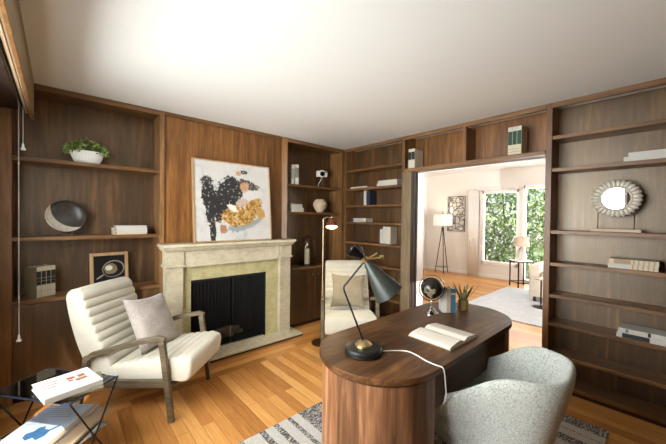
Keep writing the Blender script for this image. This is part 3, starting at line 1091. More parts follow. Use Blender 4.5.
# ------------------------------------------------------------------ small camera on tripod
cx, cy, cz = -.32, .12, 1.869
t = thing('toy_camera', 'small retro white camera on a miniature tripod on the top right shelf', 'camera', (cx, cy, cz), rotz=radians(-22))
mb = MB().box(-.078, .078, -.025, .025, .155, .235).box(-.02, .03, -.02, .02, .235, .25)
part('body', mb, 'white_plastic', t, bevel=.006)
part('lens', MB().lathe([(.034, 0), (.034, .02), (.028, .03), (.02, .03), (.018, .018), (0, .018)], (0, -.025, .195), 24, axis=(0, -1, 0)), 'black_metal', t)
part('knob', MB().lathe([(.012, 0), (.012, .012), (0, .012)], (-.055, 0, .235), 16), 'chrome', t)
part('viewfinder', box(.04, .068, -.028, -.024, .212, .228), 'black', t)
for a in (-100, 20, 140):
    part('leg', MB().tube([(0, 0, .155), (.065 * cos(radians(a)), .065 * sin(radians(a)), .003)], [.0055, .004], 8), 'chrome', t)

# faceted vase
t = thing('vase', 'cream faceted clay vase on the second shelf right of the fireplace', 'vase', (-.365, .10, 1.511))
part('body', MB().lathe([(.045, 0), (.085, .06), (.104, .115), (.082, .165), (.05, .19), (.042, .188), (.04, .16), (0, .15)], seg=9, smooth=False), 'clay', t, bevel=.004)

# cloche and candle
t = thing('glass_cloche', 'glass dome on a dark round base on the cabinet right of the fireplace', 'cloche', (-.575, .11, .781))
part('base', MB().lathe([(.13, 0), (.135, .006), (.13, .018), (.12, .02), (0, .02)], seg=40), 'black', t)
prof = [(.118, .021), (.118, .25)] + [(.118 * cos(a / 10 * pi / 2), .25 + .16 * sin(a / 10 * pi / 2)) for a in range(1, 10)] + [(.004, .411)]
part('dome', MB().lathe(prof, seg=40), 'dome_glass', t)
part('finial', MB().lathe([(.004, .411), (.012, .422), (.010, .432), (0, .436)], seg=16), 'dome_glass', t)
t = thing('pillar_candle', 'cream pillar candle standing inside the glass dome', 'candle', (-.575, .11, .802))
part('candle', MB().lathe([(.036, 0), (.037, .005), (.037, .20), (.033, .206), (.01, .20), (0, .20)], seg=28), 'wax', t)
part('wick', MB().tube([(0, 0, .20), (.001, 0, .215), (.004, 0, .222)], .0015, 6), 'black', t)
part('glass_flame', MB().lathe([(.004, .205), (.012, .222), (.016, .245), (.010, .275), (0, .30)], seg=16), 'chrome', t)

# ------------------------------------------------------------------ mirror on stand
t = thing('table_mirror', 'round mirror in a scalloped silver frame on a small stand on the large bookcase', 'mirror', (.10, -2.972, 1.353))
zc_ = .26
v, f = [], []
nA, nB_ = 168, 10
for i in range(nA):
    a = 2 * pi * i / nA
    sc = abs(sin(a * 14))
    for j in range(nB_):
        b = 2 * pi * j / nB_
        rm = .112 + .005 * sc
        rr_ = .024 + .010 * sc
        r_ = rm + rr_ * cos(b)
        v.append((-.012 + .012 * sin(b) * (.6 + .6 * sc), r_ * cos(a), zc_ + r_ * sin(a)))
for i in range(nA):
    for j in range(nB_):
        f.append((i * nB_ + j, ((i + 1) % nA) * nB_ + j, ((i + 1) % nA) * nB_ + (j + 1) % nB_, i * nB_ + (j + 1) % nB_))
part('frame', MB().add(v, f, True), 'silver', t, ang=50)
part('inner_ring', MB().tube([(-.02, .09 * cos(a * pi / 24), zc_ + .09 * sin(a * pi / 24)) for a in range(48)], .008, 8, True), 'silver', t)
part('mirror_glass', MB().lathe([(.088, -.003), (.088, 0), (0, 0)], (-.018, 0, zc_), 48, axis=(-1, 0, 0)), 'mirror', t)
part('backing', MB().lathe([(.115, 0), (.115, .008), (0, .008)], (0, 0, zc_), 32, axis=(-1, 0, 0)), 'dark_wood', t)
for y in (-.105, .105):
    part('post', MB().tube([(-.005, y, .022), (-.005, y, zc_ - .05)], .0035, 8), 'charcoal_rod', t)
part('base', box(-.04, .035, -.145, .145, 0, .022), 'clay', t, bevel=.002)


# ------------------------------------------------------------------ armchair
def offset_profile(P, d):
    n = len(P)
    out = []
    area_ = sum(P[i][0] * P[(i + 1) % n][1] - P[(i + 1) % n][0] * P[i][1] for i in range(n))
    sg = 1 if area_ > 0 else -1
    for i in range(n):
        a, b, c = Vector(P[i - 1]), Vector(P[i]), Vector(P[(i + 1) % n])
        e = (c - a)
        if e.length < 1e-9:
            e = c - b
        e.normalize()
        nrm = Vector((-e.y, e.x)) * sg
        out.append((b.x + nrm.x * d, b.y + nrm.y * d))
    return out


def bez(a, b, c, n):
    a, b, c = Vector(a), Vector(b), Vector(c)
    return [tuple((1 - t) ** 2 * a + 2 * t * (1 - t) * b + t * t * c) for t in [i / n for i in range(n)]]


def cushion_profile():
    """closed (y,z): channelled seat top and back front"""
    def channels(P0, P1, n, amp, bow=0.0):  # rows of soft tufts
        P0, P1 = Vector(P0), Vector(P1)
        d = P1 - P0
        nr = Vector((-d.y, d.x)).normalized()
        out = []
        for c in range(n):
            for k in range(6):
                t = (c + k / 6) / n
                h = amp * abs(sin(pi * k / 6)) ** .6 + bow * sin(pi * t)
                q = P0 + d * t + nr * h
                out.append((q.x, q.y))
        return out
    pr_ = []
    pr_ += bez((.06, .265), (.105, .265), (.118, .31), 4)
    pr_ += bez((.118, .31), (.145, .43), (.098, .438), 5)
    pr_ += [(.085, .440)]
    pr_ += channels((.075, .439), (-.46, .360), 9, -.013, -.006)
    pr_ += channels((-.465, .363), (-.695, .880), 9, -.012, .012)
    pr_ += bez((-.697, .883), (-.715, .91), (-.77, .897), 4)
    pr_ += bez((-.77, .897), (-.82, .88), (-.80, .79), 4)
    pr_ += bez((-.80, .79), (-.75, .52), (-.62, .29), 8)
    pr_ += bez((-.62, .29), (-.60, .26), (-.55, .26), 3)
    pr_ += [(-.3, .262), (0, .265)]
    return pr_


def extruded(profile, hw, rnd=.03):
    steps = [(-hw, rnd * .9), (-hw + rnd * .12, rnd * .5), (-hw + rnd * .4, rnd * .2), (-hw + rnd, 0), (-hw / 3, -.003), (hw / 3, -.003), (hw - rnd, 0), (hw - rnd * .4, rnd * .2), (hw - rnd * .12, rnd * .5), (hw, rnd * .9)]
    v, f = [], []
    n = len(profile)
    for x, ins in steps:
        v += [(x, p[0], p[1]) for p in offset_profile(profile, ins)]
    for i in range(len(steps) - 1):
        for k in range(n):
            k2 = (k + 1) % n
            f.append((i * n + k, i * n + k2, (i + 1) * n + k2, (i + 1) * n + k))
    f.append(tuple(range(n))[::-1])
    f.append(tuple((len(steps) - 1) * n + k for k in range(n)))
    return MB().add(v, f, True)


def flat_bar(mb, pts, w_, h_):
    """bar through (x,y,z) points, rectangular section: w_ across x, h_ in plane"""
    pts = [Vector(p) for p in pts]
    v, f = [], []
    for i, p in enumerate(pts):
        d = (pts[min(i + 1, len(pts) - 1)] - pts[max(i - 1, 0)])
        d.x = 0
        d.normalize()
        nr = Vector((0, -d.z, d.y))
        hh = h_[i] if isinstance(h_, (list, tuple)) else h_
        for sx, sn in ((-1, -1), (1, -1), (1, 1), (-1, 1)):
            v.append(p + Vector((sx * w_ / 2, 0, 0)) + nr * sn * hh / 2)
    for i in range(len(pts) - 1):
        for k in range(4):
            k2 = (k + 1) % 4
            f.append((i * 4 + k, i * 4 + k2, (i + 1) * 4 + k2, (i + 1) * 4 + k))
    f.append((3, 2, 1, 0))
    m = (len(pts) - 1) * 4
    f.append((m, m + 1, m + 2, m + 3))
    return mb.add(v, f)


def make_armchair(label):
    t = thing('armchair', label, 'armchair', group='cream channelled armchairs')
    part('upholstery', extruded(cushion_profile(), .262, .022), 'cream_fabric', t, ang=60)
    for s in (-1, 1):
        x = s * .288
        part('leg', flat_bar(MB(), [(x, .0, 0), (x, -.035, .30), (x, -.07, .56)], .034, [.038, .042, .042]), 'chair_wood', t, bevel=.006)
        part('armrest', flat_bar(MB(), [(x, -.045, .572), (x, -.09, .584), (x, -.22, .558), (x, -.40, .505), (x, -.57, .455), (x, -.615, .42)], .036, [.03, .036, .036, .036, .038, .034]), 'chair_wood', t, bevel=.006)
        part('leg', flat_bar(MB(), [(x, -.612, .44), (x, -.64, .28), (x, -.69, .0)], .034, [.04, .042, .034]), 'chair_wood', t, bevel=.006)
    rl = MB()
    for s in (-1, 1):
        flat_bar(rl, [(s * .288, -.012, .272), (s * .288, -.64, .245)], .03, .055)
    rl.box(-.288, .288, -.03, .0, .235, .262).box(-.288, .288, -.635, -.605, .225, .258)
    part('seat_rail', rl, 'chair_wood', t, bevel=.004)
    return t


ch1 = make_armchair('cream channelled armchair with wooden arms beside the fireplace and the black side table')
ch1.location = (-2.352, -.765, 0)
ch1.rotation_euler.z = radians(-134.5)
ch2 = copy_tree(ch1)
ch2['label'] = 'cream channelled armchair in the far corner behind the desk, beside the floor lamp'
ch2.location = (-.905, -1.075, .0)
ch2.rotation_euler.z = radians(-130.5 - 90)


def pillow_mesh(hw, hh, th, n=20):
    v, f = [], []
    for side in (1, -1):
        for i in range(n + 1):
            for j in range(n + 1):
                u, w_ = -1 + 2 * i / n, -1 + 2 * j / n
                e = max(0, (1 - abs(u) ** 2.6)) ** .55 * max(0, (1 - abs(w_) ** 2.6)) ** .55
                pin = 1 - .13 * (1 - abs(w_) ** 2) * abs(u) ** 2
                pin2 = 1 - .13 * (1 - abs(u) ** 2) * abs(w_) ** 2
                wr = 1 + .08 * sin(u * 5 + w_ * 3) * sin(w_ * 6 - u)
                v.append((u * hw * pin, side * th * e * wr, w_ * hh * pin2))
    m = (n + 1) ** 2
    for s in range(2):
        for i in range(n):
            for j in range(n):
                a = s * m + i * (n + 1) + j
                f.append((a, a + n + 1, a + n + 2, a + 1))
    return MB().add(v, f, True)


def pillow(label, chair, off, hw, hh, th, mat, lean, spin=0.0, yaw=0.0):
    mw = Matrix.Translation(chair.location) @ Matrix.Rotation(chair.rotation_euler.z, 4, 'Z')
    L = mw @ Vector(off)
    R = Matrix.Rotation(chair.rotation_euler.z + yaw, 3, 'Z') @ Matrix.Rotation(lean, 3, 'X') @ Matrix.Rotation(spin, 3, 'Y')
    o = part('throw_pillow', pillow_mesh(hw, hh, th), mat)
    o.location = L
    o.rotation_euler = R.to_euler()
    tag(o, label, 'pillow')
    bm = bmesh.new()
    bm.from_mesh(o.data)
    bmesh.ops.remove_doubles(bm, verts=bm.verts, dist=.0005)
    bm.to_mesh(o.data)
    bm.free()
    return o


pillow('grey-taupe linen throw pillow leaning on the armchair in front of the fireplace', ch1, (-.04, -.35, .59), .192, .225, .08, 'grey_pillow', radians(30), radians(-5), radians(-10))
pillow('olive-taupe throw pillow on the armchair in the far corner', ch2, (-.0, -.385, .60), .20, .195, .06, 'green_pillow', radians(24), radians(-2))

# ------------------------------------------------------------------ floor lamp in the corner
t = thing('floor_lamp', 'slim brass reading floor lamp, lit, beside the corner armchair', 'lamp', (-.885, -.60, 0))
part('base', MB().lathe([(.12, 0), (.12, .012), (.02, .02), (.012, .03), (0, .03)], seg=36), 'old_brass', t)
part('pole', MB().tube([(0, 0, .02), (0, 0, 1.43)], .007, 10).tube([(0, 0, .02), (0, 0, .72)], .012, 10), 'pale_brass', t)
part('arm', MB().tube([(0, 0, 1.42), (.03, -.027, 1.445), (.064, -.058, 1.435)], .006, 8), 'brass', t)
ax = Vector((-.25, -.30, -1)).normalized()
hc = Vector((.070, -.064, 1.43))
part('shade', MB().lathe([(.026, 0), (.036, .02), (.058, .06), (.074, .11), (.072, .11), (.056, .06), (.034, .022), (.0, .015)], hc, 28, axis=ax), 'copper', t)
part('bulb', MB().lathe([(0, .03), (.03, .045), (.054, .07), (.062, .095), (.036, .113), (0, .118)], hc, 24, axis=ax), 'bulb', t)
part('switch', MB().lathe([(.006, 0), (.01, .01), (.008, .03), (0, .034)], hc, 12, axis=-ax), 'chrome', t)
l = bpy.data.lights.new('floor_lamp_light', 'SPOT')
l.energy = 14
l.color = (1, .78, .5)
l.spot_size = radians(130)
l.spot_blend = .6
l.shadow_soft_size = .04
lo = bpy.data.objects.new('floor_lamp_light', l)
lo.parent = t
lo.location = hc + ax * .125
lo.rotation_euler = ax.to_track_quat('-Z', 'Y').to_euler()
COL.objects.link(lo)

# ------------------------------------------------------------------ desk rug and desk
o = part('striped_rug', MB().box(-2.40, -.35, -3.01, -1.475, .0005, .010), 'rug', bevel=.003)
tag(o, 'flatwoven charcoal and white striped rug under the desk', 'rug')


def stadium(x0, x1, y0, y1, n=24, inset=0.0):
    x0, x1, y0, y1 = x0 + inset, x1 - inset, y0 + inset, y1 - inset
    r_ = (y1 - y0) / 2
    cy_ = (y0 + y1) / 2
    P = []
    for i in range(n + 1):
        a = -pi / 2 + pi * i / n
        P.append((x1 - r_ + r_ * cos(a), cy_ + r_ * sin(a)))
    for i in range(n + 1):
        a = pi / 2 + pi * i / n
        P.append((x0 + r_ + r_ * cos(a), cy_ + r_ * sin(a)))
    return P


DX0, DX1, DY0, DY1 = -2.192, -.632, -2.577, -1.938
dk = thing('desk', 'dark walnut oval desk with staved half-round pedestals standing on the striped rug', 'desk', ((DX0 + DX1) / 2, (DY0 + DY1) / 2, .010))


def desk_top_mat():
    m, nt, p = newmat('desk_walnut_boards')
    v = coords(nt, (.08, 1, 1))
    n1 = noise(nt, v, 34, 6, .62, .5)
    n2 = noise(nt, coords(nt, (.5, 1.2, 1)), 4, 4, .6, 1.2)
    f = math_(nt, 'ADD', math_(nt, 'MULTIPLY', n1, .5), math_(nt, 'MULTIPLY', n2, .5))
    c = ramp(nt, f, [(.36, srgb(46, 28, 14)), (.5, srgb(82, 53, 30)), (.64, srgb(122, 84, 50))])
    sp = N(nt, 'ShaderNodeSeparateXYZ')
    nt.links.new(coords(nt), sp.inputs[0])
    fl = math_(nt, 'FLOOR', math_(nt, 'DIVIDE', math_(nt, 'ADD', sp.outputs[1], 5.02), .128))
    wn_ = N(nt, 'ShaderNodeTexWhiteNoise', noise_dimensions='1D')
    nt.links.new(fl, wn_.inputs['W'])
    k = math_(nt, 'ADD', math_(nt, 'MULTIPLY', wn_.outputs[0], .5), .72)
    kc = N(nt, 'ShaderNodeCombineColor')
    for i in range(3):
        nt.links.new(k, kc.inputs[i])
    nt.links.new(mix(nt, 1, c, kc.outputs[0], 'MULTIPLY'), p.inputs['Base Color'])
    nt.links.new(math_(nt, 'ADD', math_(nt, 'MULTIPLY', n1, .15), .33), p.inputs['Roughness'])
    p.inputs['Specular IOR Level'].default_value = .3
    p.inputs['Specular Tint'].default_value = (1, .9, .76, 1)
    bump(nt, p, n1, .08, .002)
    return m


mb = MB().prism(stadium(DX0, DX1, DY0, DY1, 32), .722, .75)
part('tabletop', mb, desk_top_mat(), dk, True, bevel=.003)
part('top_band', MB().prism(stadium(DX0, DX1, DY0, DY1, 32, .014), .708, .722), 'desk_apron', dk, True)
for sgn, xc in ((-1, DX0 + .32), (1, DX1 - .32)):
    ins = .016
    R_ = .3195 - ins
    cyy = (DY0 + DY1) / 2
    nst = 8
    P = []
    for i in range(nst + 1):
        a = pi / 2 + pi * i / nst if sgn < 0 else -pi / 2 + pi * i / nst
        P.append((xc + R_ * cos(a), cyy + R_ * sin(a)))
    bx_ = xc + .03 * (-sgn)
    v = []
    P2 = [(bx_, P[0][1])] + P + [(bx_, P[-1][1])]
    m_ = MB()
    n = len(P2)
    for i in range(n):
        a_, b_ = P2[i], P2[(i + 1) % n]
        tn = random.choice((.52, .66, .8, .95, 1.12))
        k = 4
        vv = []
        for q in range(k + 1):
            t_ = q / k
            px_, py_ = a_[0] + (b_[0] - a_[0]) * t_, a_[1] + (b_[1] - a_[1]) * t_
            if 1 <= i <= nst:      # slightly domed stave
                g = .006 * (1 - (2 * t_ - 1) ** 2)
                dd = Vector((px_ - xc, py_ - cyy)).normalized()
                px_ += dd.x * g
                py_ += dd.y * g
            vv += [(px_, py_, .012), (px_, py_, .708)]
        m_.add(vv, [(2 * q, 2 * q + 2, 2 * q + 3, 2 * q + 1) for q in range(k)], False, (tn, tn * .97, tn * .94, 1))
    o = part('pedestal', m_, 'desk_side', dk, True)
part('apron', box(DX0 + .33, DX1 - .33, DY0 + .018, DY0 + .042, .552, .708), 'desk_apron', dk, True, bevel=.002)
part('apron', box(DX0 + .33, DX1 - .33, DY1 - .042, DY1 - .02, .552, .708), 'desk_apron', dk, True, bevel=.002)
part('modesty_panel', box(DX0 + .33, DX1 - .33, DY1 - .042, DY1 - .022, .30, .5515), 'desk_apron', dk, True, bevel=.002)

# desk lamp
lp = thing('desk_lamp', 'black double-cone desk lamp with brass joints on the desk', 'lamp', (-1.983, -2.240, .7505))
part('base', MB().lathe([(.088, 0), (.094, .006), (.094, .026), (.088, .034), (.05, .038), (0, .038)], seg=48), 'black', lp)
part('base_cap', MB().lathe([(.044, .036), (.042, .048), (.032, .058), (.016, .065), (0, .067)], seg=32), 'brass', lp)
O = Vector(lp.location)
E1 = Vector((-2.057, -2.166, 1.077)) - O
J = Vector((-1.972, -2.239, 1.226)) - O
ap = Vector((-1.976, -2.236, 1.226)) - O
part('stem', MB().tube([(0, 0, .06), E1 * .985 + Vector((0, 0, .0)), E1 + Vector((.002, -.002, .012)), J], .0048, 10), 'black_metal', lp)
axb = (Vector((-1.888, -2.318, 1.060)) - O - ap).normalized()
L_ = .200
c1 = ap + axb * .012
part('cone_shade', MB().lathe([(.013, 0), (.018, .012), (.078, L_), (.077, L_ + .002), (.0755, L_), (.016, .014), (0, .014)], c1, 40, axis=axb), 'lamp_black', lp)
axs = Vector((-.62, .52, .55)).normalized()
part('small_cone_shade', MB().lathe([(.008, 0), (.011, .008), (.036, .078), (.0345, .079), (.01, .01), (0, .01)], ap + axs * .01, 32, axis=axs), 'black_metal', lp)
part('brass_joint', MB().tube([ap + Vector((-.02, .018, -.02)), ap + Vector((.045, -.042, .034))], .004, 8).tube([ap + Vector((.0, 0, -.0)), ap + Vector((.07, -.06, .012))], .0045, 8).lathe([(.011, -.01), (.011, .01), (0, .01)], ap + Vector((.065, -.056, .012)), 16, axis=(.7, -.65, .1)).lathe([(.015, -.012), (.015, .012), (0, .012)], ap, 16, axis=axb), 'brass', lp)
part('top_rod', MB().tube([ap, Vector((-1.990, -2.221, 1.292)) - O], .0045, 8), 'black_metal', lp)
pts = [(-1.905, -2.300, .757), (-1.84, -2.335, .754), (-1.80, -2.375, .7535), (-1.80, -2.43, .7535), (-1.82, -2.50, .7535), (-1.822, -2.555, .7535), (-1.818, -2.580, .7525), (-1.812, -2.588, .735), (-1.806, -2.592, .68), (-1.79, -2.585, .60), (-1.75, -2.52, .47), (-1.70, -2.40, .25), (-1.68, -2.30, .02)]
cv = []
for i in range(len(pts) - 1):
    p0, p1, p2, p3 = [Vector(pts[max(0, min(len(pts) - 1, i + k))]) for k in (-1, 0, 1, 2)]
    for k in range(5):
        t_ = k / 5
        cv.append(.5 * (2 * p1 + (p2 - p0) * t_ + (2 * p0 - 5 * p1 + 4 * p2 - p3) * t_ ** 2 + (-p0 + 3 * p1 - 3 * p2 + p3) * t_ ** 3))
cv.append(Vector(pts[-1]))
part('cord', MB().tube([p - O for p in cv], .003, 8), 'cord_white', lp)

# globe
gb_ = thing('desk_globe', 'small dark globe with silver meridian ring on a chrome stand', 'globe', (-1.115, -2.112, .7505))
gz = .185


def globe_mat():
    m, nt, p = newmat('dark_globe')
    n = noise(nt, coords(nt), 11, 4, .6)
    nt.links.new(ramp(nt, n, [(.55, srgb(30, 26, 22)), (.60, srgb(132, 120, 96))]), p.inputs['Base Color'])
    p.inputs['Roughness'].default_value = .25
    return m


part('globe_ball', MB().lathe([(0, -.078)] + [(.078 * sin(a * pi / 18), -.078 * cos(a * pi / 18)) for a in range(1, 18)] + [(0, .078)], (0, 0, gz), 36, axis=(.3, .2, 1)), globe_mat(), gb_)
rg = []
gx = Vector((.742, -.67, 0))
for k in range(40):
    a = 2 * pi * k / 40
    rg.append(Vector((0, 0, gz)) + gx * .093 * cos(a) + Vector((0, 0, 1)) * .093 * sin(a))
part('meridian_ring', MB().tube(rg, .004, 8, True), 'chrome', gb_)
part('stand', MB().lathe([(.052, 0), (.052, .006), (.035, .012), (.022, .03), (.008, .042), (.006, .06), (.009, .075), (.005, .092), (0, .093)], seg=32), 'chrome', gb_)
# books standing on the desk
dirn = radians(-48)
bk = [('white_cover', .034, .185, 'pale book standing beside the globe on the desk, leftmost of three'), ('tan_cover', .026, .175, 'tan book standing between a pale one and a blue one on the desk'), ('blue_cover', .034, .178, 'blue book standing on the desk next to the small aloe plant')]
px_ = -.062
for c_, w_, h_, lb in bk:
    off = Matrix.Rotation(dirn, 3, 'Z') @ Vector((px_ + w_ / 2, 0, 0))
    book(lb, (-1.0 + off.x, -2.20 + off.y, .7515), w_, h_, .095, c_, (0, 0, dirn), 'books standing on the desk', [(.75, .82, 'gold_label')] if c_ == 'blue_cover' else [])
    px_ += w_ + .001
# aloe
al = thing('potted_aloe', 'small spiky aloe in an amber cup on the desk', 'plant', (-.848, -2.222, .7505))
part('cup', MB().lathe([(.030, 0), (.033, .004), (.037, .075), (.035, .075), (.032, .06), (0, .06)], seg=28), 'pot_gold', al)
mb = MB()
for k in range(15):
    a = k * 2.4
    leaf(mb, (.012 * cos(a), .012 * sin(a), .058), (cos(a) * .6, sin(a) * .6, 1.5 - .05 * k), random.uniform(.12, .20), .019, .10)
part('leaves', mb, 'aloe', al)

# open book
ob = thing('open_book', 'open book with printed pages lying on the desk', 'book', (-1.462, -2.392, .7505), rotz=radians(-2))


def page_half(sg):
    v, f = [], []
    n = 12
    for j in range(2):
        y = (-.128, .128)[j]
        for i in range(n + 1):
            t_ = i / n
            x = sg * .15 * t_
            z_ = .008 + .020 * (sin(min(1, t_ * 3.0) * pi / 2) * (1 - t_) ** .5 + .12)
            v.append((x, y, z_))
        for i in range(n + 1):
            t_ = i / n
            v.append((sg * .15 * t_, y, .0045))
    m = (n + 1)
    for i in range(n):
        f += [(i, i + 1, 2 * m + i + 1, 2 * m + i), (m + i, m + i + 1, 3 * m + i + 1, 3 * m + i), (i, i + 1, m + i + 1, m + i), (2 * m + i, 2 * m + i + 1, 3 * m + i + 1, 3 * m + i)]
    f.append((n, m + n, 3 * m + n, 2 * m + n))
    return MB().add(v, f, False)


def text_page_mat():
    m, nt, p = newmat('printed_page')
    t = N(nt, 'ShaderNodeTexCoord')
    sp = N(nt, 'ShaderNodeSeparateXYZ')
    nt.links.new(t.outputs['Object'], sp.inputs[0])
    ln = math_(nt, 'GREATER_THAN', math_(nt, 'FRACT', math_(nt, 'MULTIPLY', sp.outputs[1], 95)), .55)
    nz = math_(nt, 'GREATER_THAN', noise(nt, coords(nt, (240, 3, 1)), 1, 1), .45)
    ax_ = math_(nt, 'ABSOLUTE', sp.outputs[0])
    ay = math_(nt, 'ABSOLUTE', sp.outputs[1])
    k = math_(nt, 'MULTIPLY', math_(nt, 'LESS_THAN', ay, .12), math_(nt, 'MULTIPLY', math_(nt, 'GREATER_THAN', ax_, .03), math_(nt, 'LESS_THAN', ax_, .135)))
    k = math_(nt, 'MULTIPLY', math_(nt, 'MULTIPLY', k, ln), math_(nt, 'MULTIPLY', nz, .35))
    nt.links.new(mix(nt, k, srgb(232, 224, 208), srgb(96, 86, 76)), p.inputs['Base Color'])
    p.inputs['Roughness'].default_value = .8
    return m


tp = text_page_mat()
for sg in (-1, 1):
    part('pages', page_half(sg), tp, ob, ang=60)
part('cover', box(-.155, .155, -.132, .132, 0, .0042), 'tan_cover', ob, bevel=.001)

# ------------------------------------------------------------------ boucle tub chair
tc = thing('tub_chair', 'pale grey boucle tub chair pulled up to the desk', 'chair', (-1.467, -2.649, .010), rotz=radians(95.0 - 90))


def tub_shell():
    """U-shaped rim from near arm tip (local -x) round the back (-y) to the far tip (+x)"""
    n = 44
    v, f = [], []
    ring = 14
    for i in range(n + 1):
        u = -1 + 2 * i / n              # -1 near tip .. +1 far tip
        a = u * radians(123.6)          # angle from back (-y)
        e = 3.3
        ca, sa = cos(a), sin(a)
        rr_ = (abs(ca) ** e + abs(sa) ** e) ** (-1 / e)
        hx, hy = .270, .366
        ox_, oy_ = rr_ * sa * hx, -rr_ * ca * hy
        if oy_ > 0:
            oy_ *= 1.2
            ox_ *= 1 + .6 * oy_
        back = max(0, cos(a * .9))
        k = max(0.0, min(1.0, (abs(u) - .46) / .54))
        k = k * k * (3 - 2 * k)
        ztop = .754 - .206 * k
        th = .05 + .015 * k
        d = Vector((ox_, oy_)).normalized()
        # outer bottom pulled in (more at the front)
        low = .568 - .10 * (1 - back)
        bx2, by2 = ox_ * low, oy_ * low - .052 * (1 - back)
        zb = .167 + .19 * max(0, abs(u) - .50) / .50
        O3 = lambda t: Vector((bx2 + (ox_ - bx2) * t, by2 + (oy_ - by2) * t, zb + (ztop - .03 - zb) * (t ** 1.1)))
        outer = [O3(t) for t in (0, .2, .4, .6, .8, .95)]
        top = [Vector((ox_ - d.x * th * q, oy_ - d.y * th * q, ztop - .03 + .03 * sin(pi * q) ** .7 * 1.0)) for q in (.18, .5, .82)]
        inx, iny = ox_ - d.x * th, oy_ - d.y * th
        inner = [Vector((inx * (1 - .10 * t), iny * (1 - .10 * t), (ztop - .03) + (.34 - ztop + .03) * t)) for t in (.1, .4, .7, 1)]
        inner.append(Vector((bx2 * .82, by2 * .82, zb)))
        sec = outer + top + inner
        assert len(sec) == ring
        v += sec
    for i in range(n):
        for k in range(ring):
            k2 = (k + 1) % ring
            f.append((i * ring + k, i * ring + k2, (i + 1) * ring + k2, (i + 1) * ring + k))
    # rounded tips
    for i, sg in ((0, -1), (n, 1)):
        c = sum((v[i * ring + k] for k in range(ring)), Vector()) / ring
        nx = v[i * ring + 8] - v[(i + (1 if i == 0 else -1)) * ring + 8]
        nx.z = 0
        nx.normalize()
        b0 = len(v)
        for k in range(ring):
            v.append(c + (v[i * ring + k] - c) * .86 + nx * .045)
        v.append(c + nx * .072)
        for k in range(ring):
            k2 = (k + 1) % ring
            f.append((i * ring + k, i * ring + k2, b0 + k2, b0 + k))
            f.append((b0 + k, b0 + k2, b0 + ring))
    return MB().add(v, f, True)


part('shell', tub_shell(), 'boucle', tc, sub=1, ang=180)
P = []
for k in range(40):
    a = 2 * pi * k / 40
    rr_ = (abs(cos(a)) ** 3 + abs(sin(a)) ** 3) ** (-1 / 3)
    P.append((rr_ * cos(a), rr_ * sin(a)))
v, f = [], []
for (s_, z_) in ((.8, .25), (.97, .27), (1, .32), (.97, .37), (.8, .395), (.4, .40)):
    v += [(x * .185 * s_, y * .25 * s_ + .01, z_) for x, y in P]
for i in range(5):
    for k in range(40):
        f.append((i * 40 + k, i * 40 + (k + 1) % 40, (i + 1) * 40 + (k + 1) % 40, (i + 1) * 40 + k))
f.append(tuple(range(40))[::-1])
f.append(tuple(200 + k for k in range(40)))
part('seat_cushion', MB().add(v, f, True), 'boucle', tc, ang=80)
v, f = [], []
for (s_, z_) in ((.62, .15), (.72, .17), (.80, .21), (.86, .27)):
    v += [(x * .17 * s_, y * .21 * s_ - .02, z_) for x, y in P]
for i in range(3):
    for k in range(40):
        f.append((i * 40 + k, i * 40 + (k + 1) % 40, (i + 1) * 40 + (k + 1) % 40, (i + 1) * 40 + k))
f.append(tuple(range(40))[::-1])
f.append(tuple(120 + k for k in range(40)))
part('seat_base', MB().add(v, f, True), 'boucle', tc, ang=80)
for sx, sy in ((-.09, .08), (.09, .08), (-.09, -.12), (.09, -.12)):
    part('leg', MB().lathe([(.012, 0), (.018, .16), (0, .16)], (sx, sy, 0), 16), 'black', tc)

# ------------------------------------------------------------------ side table with books
ang_t = math.atan2(-.38, .31)
TC = Vector((-3.145, -1.015, 0))
tb = thing('side_table', 'black geometric wire side table with a dark glass top at the left edge', 'table', TC, rotz=ang_t)
hx, hy = .245, .14
mb = MB()
part('tabletop', box(-hx + .006, hx - .006, -hy + .006, hy - .006, .487, .495), 'smoked_glass', tb)
mb.tube([(-hx, -hy, .49), (hx, -hy, .49), (hx, hy, .49), (-hx, hy, .49)], .006, 4, True)
part('top_frame', mb, plain('blue_black_metal', srgb(52, 60, 78), .25, .7), tb, ang=20)
lower = []
for sx in (-1, 1):
    nd = Vector((sx * hx * .98, 0, .23))
    w_ = MB()
    for sy in (-1, 1):
        w_.tube([(sx * hx, sy * hy, .49), nd], .0045, 8)
        w_.tube([nd, (sx * hx * .96, sy * hy * .95, .004)], .0045, 8)
    w_.tube([(sx * hx * .96, -hy * .95, .0045), (sx * hx * .96, hy * .95, .0045)], .0045, 8)
    part('wire_leg', w_, 'black_metal', tb)
part('stretcher', MB().tube([(-hx * .98, 0, .23), (hx * .98, 0, .23)], .004, 8).tube([(-hx * .96, -hy * .95, .0045), (hx * .96, -hy * .95, .0045)], .0045, 8).tube([(-hx * .96, hy * .95, .0045), (hx * .96, hy * .95, .0045)], .0045, 8), 'black_metal', tb)
part('lower_shelf', box(-hx * .93, hx * .93, -.105, .105, .2345, .240), 'smoked_glass', tb)


def flat_cover_book(label, loc, rz, w_, h_, th, cov, group=None):
    """lying book, w_ along x, h_ along y"""
    t = thing('book', label, 'book', loc, rotz=rz, group=group)
    c = .003
    mb = MB().box(-w_ / 2, w_ / 2, -h_ / 2, h_ / 2, 0, c).box(-w_ / 2, w_ / 2, -h_ / 2, h_ / 2, th - c, th).box(-w_ / 2, w_ / 2, -h_ / 2, -h_ / 2 + c, c, th - c)
    t_cov = part('cover', mb, cov, t, bevel=.0008)
    part('pages', box(-w_ / 2 + .004, w_ / 2 - .004, -h_ / 2 + c, h_ / 2 - .004, c, th - c), 'paper', t)
    return t


